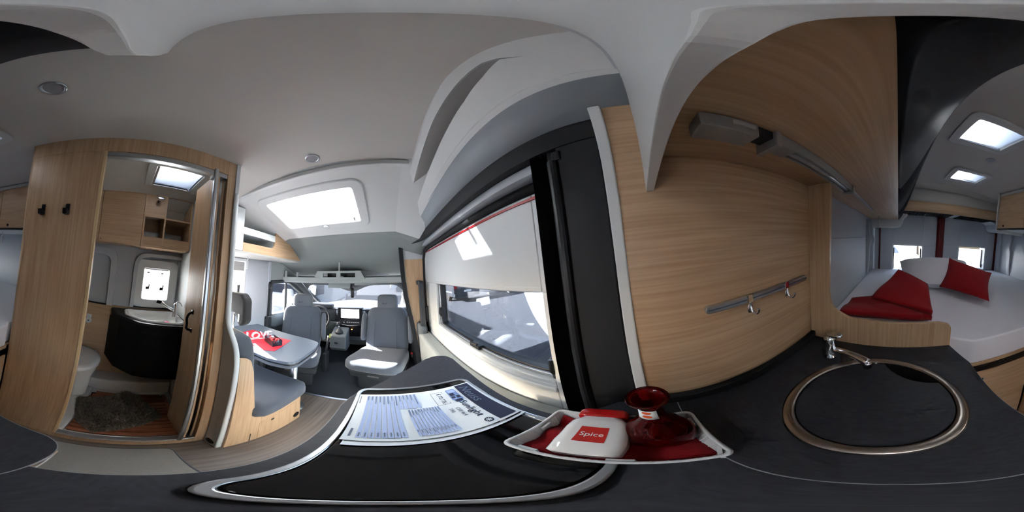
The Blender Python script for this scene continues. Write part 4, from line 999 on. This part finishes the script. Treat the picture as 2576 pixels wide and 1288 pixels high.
# overhead cupboards on the left above the bed
xf = -1.02
for k, (a, b, lb) in enumerate(((-1.50, -1.09, 'overhead cupboard above the bed nearest the rear doors'), (-1.09, -.80, 'overhead cupboard above the bed in the middle of the row'), (-.80, -.535, 'overhead cupboard above the bed next to the washroom wall'))):
    t = thing('bed_overhead_cupboard', lb, 'cupboard', (-1.2, (a+b)/2, 1.50), 'overhead cupboards on the left above the bed')
    O('body', MB().box(XL, xf-.018, a+.001, b-.001, 1.50, 1.875), white, t)
    d = O('flap', MB().box(xf-.016, xf, a+.002, b-.002, 1.510, 1.873), wood_y, t, bevel=.003)
    O('push_button', MB().lathe([(.011, 0), (.011, .003), (.007, .004), (0, .003)], (xf, a+.105, 1.535), 16, Ry(90)), blackp, d)
    O('top_rail', MB().box(xf-.016, xf+.004, a+.001, b-.001, 1.875, 1.905), white, t, bevel=.002)
    O('bottom_edge', MB().box(xf-.03, xf+.003, a+.001, b-.001, 1.494, 1.508), dashm, t, bevel=.002)
    if k == 0: O('end_cap', MB().prism(rounded([(XL, 1.46), (-1.03, 1.46), (-1.003, 1.50), (-1.003, 1.915), (XL, 1.86)], [0, .03, .01, .01, 0], 3), 'y', a-.014, a), white, t, bevel=.003)
reading_lamp(-1.20, -1.22, 1.497, 'reading lamp under the overhead cupboards opposite the sink')
# rear cornice with perforated grilles
t = thing('rear_cornice', 'veneered cornice with dark perforated grilles above the rear doors', 'cornice', (-.6, -2.0, 1.62))
def corn(u, v): x = -1.40+u*1.73; k = (x+.53)/.87; return (x, -1.72-.05*(1-k*k), 1.630+v*.118)
O('upper_panel', MB().sheet(lambda u, v: (lambda p: (p[0], p[1]-.015-.05*v, 1.745+.20*v))(corn(u, 0)), 20, 3), liner, t, solid=.008, sm=True)
O('fascia', MB().sheet(corn, 20, 2), wood_x, t, solid=.016, sm=True)
O('underside', MB().box(-1.40, .33, -2.09, -1.78, 1.637, 1.645), white, t)
for x0, x1 in ((-1.28, -.70), (-.61, -.05)):
    g = O('grille', MB().slab('z', 1.628, 1.635, x0, x1, -2.08, -1.80, [(x0+.012+i*.042, x0+.034+i*.042, -2.065+j*.052, -2.035+j*.052) for i in range(int((x1-x0-.02)/.042)) for j in range(5)]), blackp, t)
t = thing('rear_corner_moulding', 'white rounded corner moulding under the kitchen-side overhead cupboard end', 'moulding', (.15, -2.0, 1.44))
O('moulding', MB().prism(rounded([(.333, 1.45), (.02, 1.45), (-.03, 1.47), (-.05, 1.52), (-.06, 1.57), (-.12, 1.625), (.333, 1.625)], [0, .03, .03, .03, .05, .03, 0], 4), 'y', -2.09, -1.935), white, t, bevel=.012, seg=3)
t = thing('rear_corner_moulding', 'white rounded corner moulding beside the left rear door', 'moulding', (-1.33, -2.0, 1.46))
O('moulding', MB().prism(rounded([(-1.41, 1.50), (-1.26, 1.50), (-1.22, 1.53), (-1.20, 1.60), (-1.10, 1.625), (-1.41, 1.625)], [0, .03, .03, .05, .03, 0], 4), 'y', -2.09, -1.82), white, t, bevel=.012, seg=3)
# carpet runner in the aisle
t = thing('carpet_runner', 'light grey carpet runner with rounded corner in the aisle', 'carpet', (-.4, -.1, 0))
co = rounded([(-.615, -.52), (-.605, .305), (-.35, .300), (-.13, .300), (-.13, -.005), (-.205, -.02), (-.205, -.52)], [0, .04, 0, 0, 0, 0, 0], 5)
O('pile', MB().prism(co, 'z', .0005, .009), carpet, t, bevel=.003)
O('binding', MB().tube([(x, y, .006) for x, y in co[:9]] + [(-.13, .300, .006)], .005, 6), fabric2, t, sm=True)
# ================================================================== DRIVER'S CAB
def xform(mb, M4):
    mb.v = [tuple(M4 @ Vector(p)) for p in mb.v]; return mb
def cab_seat(loc, yaw, label, arms, buckle):
    t = thing('captain_chair', label, 'chair', loc, 'swivelled cab chairs')
    M4 = Matrix.Translation(Vector(loc)) @ Rz(yaw).to_4x4(); X = lambda mb: xform(mb, M4)
    O('swivel_base', X(MB().prism([(-.20, -.18), (.20, -.18), (.20, .20), (-.20, .20)], 'z', 0, .24).box(-.24, .24, -.27, .22, .24, .33)), dashm, t, bevel=.02, seg=3)
    O('front_label', X(MB().box(-.05, .05, -.274, -.2705, .275, .295)), alu, t)
    cu = O('cushion', X(MB().soft((0, -.085, .415), (.52, .54, .155), (7, 6, 3.6), Rx(-5), 16)), fabric, t, sm=True)
    for sx in (-.13, .13): O('seam', X(MB().tube([(sx, -.33, .474), (sx*1.02, -.2, .484), (sx*1.03, 0, .470), (sx, .12, .457)], .0025, 6)), seam_m, cu, sm=True)
    ba = O('backrest', X(MB().soft((0, .225, .655), (.48, .16, .62), (5.5, 3.6, 6.5), Rx(-11), 16)), fabric, t, sm=True)
    for sx in (-.125, .125): O('seam', X(MB().tube([(sx*1.06, .098, .42), (sx*1.02, .125, .60), (sx, .172, .80), (sx*.96, .212, .93)], .0025, 6)), seam_m, ba, sm=True)
    O('back_shell', X(MB().soft((0, .275, .63), (.46, .10, .56), (6, 3, 6), Rx(-11), 10)), dashm, t, sm=True)
    he = O('headrest', X(MB().soft((0, .292, 1.01), (.25, .11, .215), (5, 3.4, 5), Rx(-7), 12)), fabric2, t, sm=True)
    text('lettering', '4x4', .038, inkdark, he, M4 @ frame4(Vector((-.055, .2310, 1.000)), Vector((1, 0, 0)), Vector((0, .12, .99)), Vector((0, -.99, .12))), shear=.2)
    for sx in (-.055, .055): O('headrest_post', X(MB().tube([(sx, .285, .92), (sx, .290, .965)], .006, 8)), chrome, t, sm=True)
    for sx in arms:
        O('armrest', X(MB().soft((sx*.275, .20, .70), (.055, .10, .36), (4, 3, 6), Rx(-11), 8)), fabric2, t, sm=True)
    if buckle:
        O('buckle', X(MB().box(.275, .297, .10, .125, .36, .43)), blackp, t, bevel=.004); O('buckle_button', X(MB().box(.278, .294, .097, .101, .405, .428)), redbright, t)
    return t
cab_seat((-.075, 1.755, -.022), -16, 'passenger chair swivelled to face rearwards, its headrest marked 4x4', (1, -1), True)
cab_seat((-.962, 1.645, -.022), 18, 'driver chair swivelled to face rearwards beside the dinette table', (1,), False)
# seat belt at the pillar
t = thing('seat_belt', 'black seat belt hanging at the pillar beside the driver door', 'seat belt', (-1.35, 1.63, .7))
O('strap', MB().ribbon([[(-1.338, 1.55, 1.20), (-1.338, 1.59, 1.20)], [(-1.33, 1.54, 1.0), (-1.33, 1.58, 1.0)], [(-1.33, 1.53, .62), (-1.33, 1.57, .62)]]), blackm, t, solid=.003)
O('guide', MB().soft((-1.335, 1.575, 1.20), (.03, .055, .09), 3, None, 6), blackp, t, sm=True)
O('lower_cover', MB().box(-1.40, -1.30, 1.52, 1.60, .40, .80), dashm, t, bevel=.015, seg=3)
# cab doors
def cab_door(n, x, s):
    t = thing('door_%d' % n, None, None, (x, 2.2, 0), kind='structure')
    po = [(1.615, .78), (1.615, 1.26), (1.98, 1.27), (2.10, 1.25), (2.95, .82), (2.95, .74)]
    pi_ = [(1.665, .80), (1.665, 1.215), (1.97, 1.225), (2.06, 1.21), (2.80, .83), (2.80, .80)]
    O('window_frame', MB().ring(rounded(po, .03, 4), rounded(pi_, .03, 4), 'x', x-.025, x+.025), dashm, t, bevel=.008, seg=2)
    O('pane', MB().prism(pi_, 'x', x-s*.012-.002, x-s*.012+.002), glass, t)
    O('quarter_bar', MB().box(x-.012, x+.012, 1.985, 2.005, .80, 1.23), blackp, t)
    O('upper_trim', MB().soft((x, 2.27, .70), (.10, 1.33, .20), (4, 12, 4), None, 10), cabgrey, t, sm=True)
    O('lower_panel', MB().box(x-.04, x+.04, 1.60, 3.0, -.03, .68), dashm, t, bevel=.02, seg=2)
    O('armrest', MB().soft((x+s*.06, 2.2, .60), (.09, .5, .07), 4, None, 8), dashm, t, sm=True)
    O('outer_skin', MB().box(x-s*.10-.01, x-s*.10+.01, 1.55, 3.3, -.35, .77), vanwhite, t)
    return t
cab_door(4, -1.385, 1); cab_door(5, .345, -1)
def mirror(x, s, label):
    t = thing('wing_mirror', label, 'mirror', (x, 2.50, .75), 'wing mirrors')
    O('housing', MB().soft((x, 2.52, .93), (.20, .10, .30), 5, Rz(8*s), 8), vanwhite, t, sm=True)
    O('arm', MB().tube([(x+s*.22, 2.58, .74), (x+s*.1, 2.54, .79), (x, 2.53, .82)], .022, 10), blackp, t, sm=True)
mirror(-1.70, 1, 'wing mirror outside the driver door window'); mirror(.68, -1, 'wing mirror outside the passenger door')
# windscreen with dark upper band, A-pillars
def wsx(u, z): k = (1.25-z)/.47; x0 = -1.285+.02*k; x1 = .245-.02*k; return x0+(x1-x0)*u
def wsp(u, z):
    k = 2*u-1; return (wsx(u, z), 2.40-.12*k*k+(1.25-z)*1.45, z)
t = thing('window_3', None, None, (-.52, 2.8, .75), kind='structure')
O('pane', MB().sheet(lambda u, v: wsp(u, .64+v*.63), 20, 6), glass, t, sm=True)
def low(u):
    x = wsx(u, 1.2); c = math.exp(-((x+.55)/.20)**2); e = max(0, abs(2*u-1)-.78)/.22
    return 1.200 - .115*c - .10*e*e
O('shade_band', MB().ribbon([[tuple(Vector(wsp(u, z))+Vector((0, -.012, 0))) for z in (1.285, low(u)*.5+.64, low(u))] for u in [k/48 for k in range(49)]]), dashm, t, solid=.008, sm=True)
for s, xa in ((1, -1.335), (-1, .295)):
    t_ = O('trim_%d' % (21 if s > 0 else 22), MB().ribbon([[(xa-s*.05, y, z-.0), (xa-s*.04, y-.03, z-.015), (xa+s*.02, y-.015, z), (xa+s*.055, y+.03, z+.02), (xa+s*.02, y+.09, z+.06), (xa-s*.06, y+.06, z+.05), (xa-s*.05, y, z)] for y, z in ((2.08, 1.265), (2.25, 1.18), (2.5, 1.04), (2.8, .88), (3.05, .75))]), dashm, sm=True, kind='structure')
O('wall_cab_upper_left', MB().slab('x', -1.46, -1.375, 1.56, 2.30, 1.26, 1.95), cablight, kind='structure')
O('wall_cab_upper_right', MB().slab('x', .345, .42, 1.79, 2.30, 1.26, 1.95), cablight, kind='structure')
O('wall_cowl', MB().box(-1.5, .46, 2.98, 3.3, -.3, .66), vanwhite, kind='structure')
# overhead shelf
t = thing('cab_shelf', 'light grey overhead shelf with two dark pockets above the windscreen', 'shelf', (-.52, 2.1, 1.23))
def shp(x): k = (x+.53)/.87; return 2.13-.25*k*k
XSs = [-1.39+.05*k for k in range(35)]
XSs = [x for x in XSs if x <= .33]
O('lip', MB().ribbon([[(x, shp(x)+.20, 1.235), (x, shp(x)+.02, 1.240), (x, shp(x), 1.255), (x, shp(x)+.004, 1.312), (x, shp(x)+.02, 1.318), (x, shp(x)+.03, 1.30)] for x in XSs]), cablight, t, sm=False, solid=.006)
O('tray', MB().ribbon([[(x, shp(x)+.02, 1.275), (x, shp(x)+.24, 1.28), (x, shp(x)+.30, 1.33)] for x in XSs]), headl, t, sm=True)
bxp = [(-.985, 1.300), (-.93, 1.392), (-.90, 1.405), (-.36, 1.405), (-.33, 1.392), (-.27, 1.300)]
yb = 2.085
mb = MB()
# box front with two rectangular pockets
def pock(x0, x1): return (x0, x1, 1.322, 1.378)
P1, P2 = pock(-.845, -.655), pock(-.600, -.40)
mb.slab('y', yb, yb+.03, -.93, -.33, 1.296, 1.405, [P1, P2]); mb.prism([(-.985, 1.296), (-.93, 1.405), (-.93, 1.296)], 'y', yb, yb+.03); mb.prism([(-.33, 1.296), (-.33, 1.405), (-.27, 1.296)], 'y', yb, yb+.03)
mb.box(-.93, -.33, yb+.03, yb+.2, 1.395, 1.405)
O('centre_box', mb, cablight, t)
for p in (P1, P2): O('pocket', MB().ribbon([[(p[0], yb+.01, p[2]), (p[0], yb+.18, p[2]), (p[0], yb+.18, p[3]), (p[0], yb+.01, p[3])], [(p[1], yb+.01, p[2]), (p[1], yb+.18, p[2]), (p[1], yb+.18, p[3]), (p[1], yb+.01, p[3])]]), blackp, t)
O('post', MB().tube([(-.618, 2.11, 1.40), (-.618, 2.11, 1.47), (-.612, 2.09, 1.56)], [.013, .012, .010], 8), cablight, t)
O('end_post', MB().obox((-1.345, 1.93, 1.345), (.035, .05, .11), Rz(20)), cablight, t, bevel=.008); O('divider', MB().obox((-1.21, 2.02, 1.345), (.03, .05, .08), Rz(12)), cablight, t, bevel=.006)
# visor and mirror
t = thing('sun_visor', 'light grey sun visor folded up beside the rear-view mirror', 'sun visor', (-.69, 2.42, 1.15))
O('flap', MB().obox((-.69, 2.34, 1.20), (.34, .018, .09), Rx(-18)), cablight, t, bevel=.008, seg=3)
t = thing('sun_visor', 'light grey sun visor folded up on the passenger side', 'sun visor', (-.15, 2.42, 1.18))
O('flap', MB().obox((-.15, 2.34, 1.222), (.62, .018, .045), Rx(-18)), cablight, t, bevel=.008, seg=3)
t = thing('rear_view_mirror', 'black rear-view mirror on the windscreen', 'mirror', (-.53, 2.5, 1.03))
O('stem', MB().box(-.560, -.525, 2.44, 2.52, 1.13, 1.21), blackp, t, bevel=.008)
O('housing', MB().soft((-.515, 2.46, 1.075), (.055, .06, .15), 4, None, 8), blackp, t, sm=True)
# dashboard
t = thing('dashboard', 'dark dashboard with centre stack spanning the cab', 'dashboard', (-.52, 2.6, .3))
O('upper_pad', MB().prism(rounded([(2.395, .62), (2.37, .77), (2.41, .832), (2.50, .832), (3.02, .70), (3.02, .62)], [0, .03, .04, .03, 0, 0], 4), 'x', -1.335, .29), dashm, t, bevel=.01)
O('lower_panel', MB().prism([(2.42, .30), (2.36, .62), (2.90, .62), (2.90, .30)], 'x', -1.335, .29), cabgrey, t, bevel=.01)
O('centre_stack', MB().prism([(2.36, .40), (2.30, .60), (2.295, .87), (2.40, .87), (2.45, .40)], 'x', -.70, -.345), blackp, t, bevel=.008)
sc_ = O('screen', MB().box(-.652, -.378, 2.276, 2.2945, .700, .862), blackp, t, bevel=.004)
O('display', MB().box(-.642, -.388, 2.2748, 2.2758, .722, .854), screenm, sc_)
for k in range(8): O('screen_key', MB().box(-.60+.024*k, -.588+.024*k, 2.2748, 2.2758, .706, .712), ledm, sc_)
for sx in (-.705, -.325): O('air_vent', MB().slab('y', 2.285, 2.31, sx-.028, sx+.028, .72, .85, [(sx-.022, sx+.022, .73+.016*k, .741+.016*k) for k in range(7)]), blackp, t)
O('climate_panel', MB().obox((-.515, 2.288, .645), (.30, .012, .075), Rx(-6)), blackp, t, bevel=.004)
O('dial', MB().lathe([(.014, 0), (.013, .016), (0, .017)], (-.605, 2.285, .655), 16, Rx(90)), chrome, t)
for k in range(6): O('climate_key', MB().box(-.565+.03*k, -.545+.03*k, 2.279, 2.2825, .648, .660), greyp, t)
O('chrome_arc', MB().tube([(-.672, 2.288, .640), (-.62, 2.282, .612), (-.52, 2.28, .600), (-.42, 2.282, .610), (-.372, 2.288, .632)], .0045, 8), chrome, t, sm=True)
O('warning_light', MB().box(-.505, -.490, 2.292, 2.2965, .535, .543), mat('amber_light', (1, .45, .08, 1), .4, emit=2.0), t)
O('instrument_hood', MB().soft((-1.03, 2.47, .85), (.42, .20, .09), 4, None, 8), dashm, t, sm=True)
t = thing('steering_wheel', 'black steering wheel partly hidden by the driver seat', 'steering wheel', (-1.03, 2.22, .55))
Ms = Rx(62)
ring_pts = [Vector((-1.0, 2.235, .685)) + Ms @ Vector((.195*math.cos(a), .195*math.sin(a), 0)) for a in [2*pi*k/40 for k in range(42)]]
O('rim', MB().tube(ring_pts, .016, 10, False), blackp, t, sm=True)
O('hub', MB().soft((-1.0, 2.26, .675), (.17, .16, .06), 3, Ms, 8), dashm, t, sm=True)
for a in (0, 180, 270): O('spoke', MB().tube([Vector((-1.0, 2.25, .68)), Vector((-1.0, 2.236, .685)) + Ms @ Vector((.19*math.cos(math.radians(a)), .19*math.sin(math.radians(a)), 0))], .014, 8), blackp, t, sm=True)
O('column', MB().tube([(-1.0, 2.27, .66), (-1.0, 2.352, .62)], .045, 14), dashm, t, sm=True)
O('stalk', MB().tube([(-.98, 2.29, .66), (-.80, 2.27, .70)], .010, 8), blackp, t, sm=True)
t = thing('gear_console', 'grey centre console with gear lever below the screen', 'console', (-.62, 2.15, 0))
O('housing', MB().prism(rounded([(2.10, .26), (2.05, .32), (2.07, .50), (2.25, .57), (2.285, .58), (2.285, .26)], [0, .02, .04, .03, 0, 0], 4), 'x', -.735, -.525), cabgrey, t, bevel=.02, seg=3)
O('gaiter', MB().lathe([(.062, 0), (.05, .02), (.03, .05), (.018, .07)], (-.635, 2.16, .525), 20), dashm, t, sm=True)
O('lever', MB().tube([(-.635, 2.16, .58), (-.638, 2.14, .64)], .008, 8), chrome, t, sm=True)
O('knob', MB().soft((-.638, 2.135, .665), (.048, .045, .06), 2.4, None, 8), blackp, t, sm=True)
O('badge', MB().lathe([(.012, 0), (0, .002)], (-.638, 2.112, .668), 14, Rx(90)), chrome, t)
O('switch', MB().box(-.66, -.62, 2.03, 2.045, .40, .415), blackp, t, bevel=.002)
t = thing('hand_brake', 'hand brake lever beside the driver seat', 'brake lever', (-.74, 1.95, 0))
O('lever', MB().tube([(-.745, 1.95, .28), (-.742, 2.05, .50)], [.012, .016], 10), dashm, t, sm=True); O('grip_sticker', MB().obox((-.727, 2.05, .50), (.006, .03, .06), Rx(-20)), mat('sticker_yellow', srgb(220, 226, 120), .5), t)
O('bracket', MB().box(-.77, -.72, 1.90, 2.02, -.02, .28), dashm, t, bevel=.01)
# ================================================================== OUTSIDE
def parked_van(name, loc, yaw, body, label, L=5.9, Wd=2.0, H=2.6, win=True):
    t = thing(name, label, 'van', loc, 'vehicles parked outside')
    M4 = Matrix.Translation(Vector(loc)) @ Rz(yaw).to_4x4(); X = lambda mb: xform(mb, M4)
    h = L/2; w = Wd/2
    side = rounded([(-h, .35), (-h, H-.15), (-h+.15, H), (h-2.0, H), (h-1.55, H-.35), (h-.95, 1.25), (h-.1, 1.0), (h, .75), (h, .35)], [.05, .1, .1, .3, .2, .2, .1, .1, .05], 4)
    O('body', X(MB().prism(side, 'x', -w, w)), body, t, bevel=.08, seg=3)
    O('windscreen', X(MB().add([(-w+.18, h-1.58, H-.42), (w-.18, h-1.58, H-.42), (w-.12, h-.98, 1.32), (-w+.12, h-.98, 1.32)], [(0, 1, 2, 3)])), vglass, t, solid=.03)
    for sx in (-1, 1):
        O('cab_window', X(MB().prism(rounded([(h-1.25, 1.25), (h-1.35, 1.40), (h-1.85, 1.95), (h-2.35, 1.95), (h-2.35, 1.25)], .06, 3), 'x', sx*w-.02, sx*w+.02)), vglass, t)
        if win: O('side_window', X(MB().prism(rrect(-h+.9, -h+1.9, 1.35, 1.85, .08), 'x', sx*w-.02, sx*w+.02)), vglass, t)
        O('side_stripe', X(MB().box(sx*w-.015, sx*w+.015, -h+.3, h-1.4, .62, .70)), inkgrey, t)
        O('tail_lamp', X(MB().box(sx*(w-.13)-.07, sx*(w-.13)+.07, -h-.02, -h+.05, .9, 1.35)), redbright, t)
        O('headlamp', X(MB().soft((sx*(w-.25), h-.06, .86), (.34, .16, .22), 3, None, 6)), ledm, t, sm=True)
        for y in (-h+1.15, h-.95):
            wh = O('wheel', X(MB().lathe([(.20, -.11), (.33, -.11), (.35, -.08), (.35, .08), (.33, .11), (.20, .11)], (sx*(w-.10), y, .35), 28, Ry(90))), tyre, t, sm=False)
            O('hub', X(MB().lathe([(.21, -.09), (.18, -.03), (.05, -.05), (.05, .05), (.18, .03), (.21, .09)], (sx*(w-.09), y, .35), 20, Ry(90))), alu, wh, sm=True)
    O('rear_window', X(MB().box(-w+.25, w-.25, -h-.015, -h+.02, 1.40, 1.95)), vglass, t)
    O('bumper', X(MB().box(-w+.02, w-.02, h-.12, h+.05, .32, .60)), dashm, t, bevel=.04); O('bumper', X(MB().box(-w+.02, w-.02, -h-.05, -h+.1, .35, .58)), dashm, t, bevel=.04)
    O('number_plate', X(MB().box(-.26, .26, -h-.06, -h-.045, .66, .78)), paper, t)
    return t
parked_van('parked_van', (-3.65, 7.4, -.70), 180, vanwhite, 'white parked van seen through the driver door window', 6.2, 2.0, 2.85)
parked_van('parked_van', (-4.0, 14.2, -.70), 180, vanwhite, 'white parked van seen through the left part of the windscreen')
parked_van('parked_van', (4.9, 11.6, -.70), 0, vangrey, 'dark parked van seen at the corner of the sliding door window', 4.6, 1.85, 1.9)
parked_van('parked_van', (9.6, 12.0, -.70), 0, vanwhite, 'white parked van seen low through the sliding door window')
parked_van('parked_van', (1.6, -9.0, -.70), 90, vanwhite, 'white parked van seen through the rear door window nearer the kitchen')
parked_van('parked_van', (3.4, 20.0, -.70), 90, vanwhite, 'white parked van seen straight ahead on the passenger side')
def tree(x, y, h, r, label):
    t = thing('tree', label, 'tree', (x, y, -.7), 'trees beyond the car park')
    O('trunk', MB().tube([(x, y, -.7), (x+.1, y, h*.4), (x-.05, y+.1, h*.75)], [.22, .15, .08], 10), mat('bark', srgb(80, 66, 54), .9, noise=.3, nscale=20), t, sm=True)
    mb = MB()
    for k in range(1500):
        d = Vector((random.gauss(0, 1), random.gauss(0, 1), random.gauss(0, .8))).normalized()*r*random.random()**.4
        c = Vector((x, y, h*.8)) + d; a = random.uniform(.12, .26); q = Rz(random.uniform(0, 360)) @ Rx(random.uniform(0, 180))
        mb.add([c + q @ Vector(p) for p in ((-a, 0, 0), (0, -a*.5, 0), (a, 0, 0), (0, a*.5, 0))], [(0, 1, 2, 3)])
    O('foliage', mb, leaf, t, kind='stuff')
tree(-2.2, -17, 5.5, 2.6, 'tree seen through the rear window nearer the washroom'); tree(3.0, -16, 6.0, 2.8, 'tree behind the van parked at the rear')
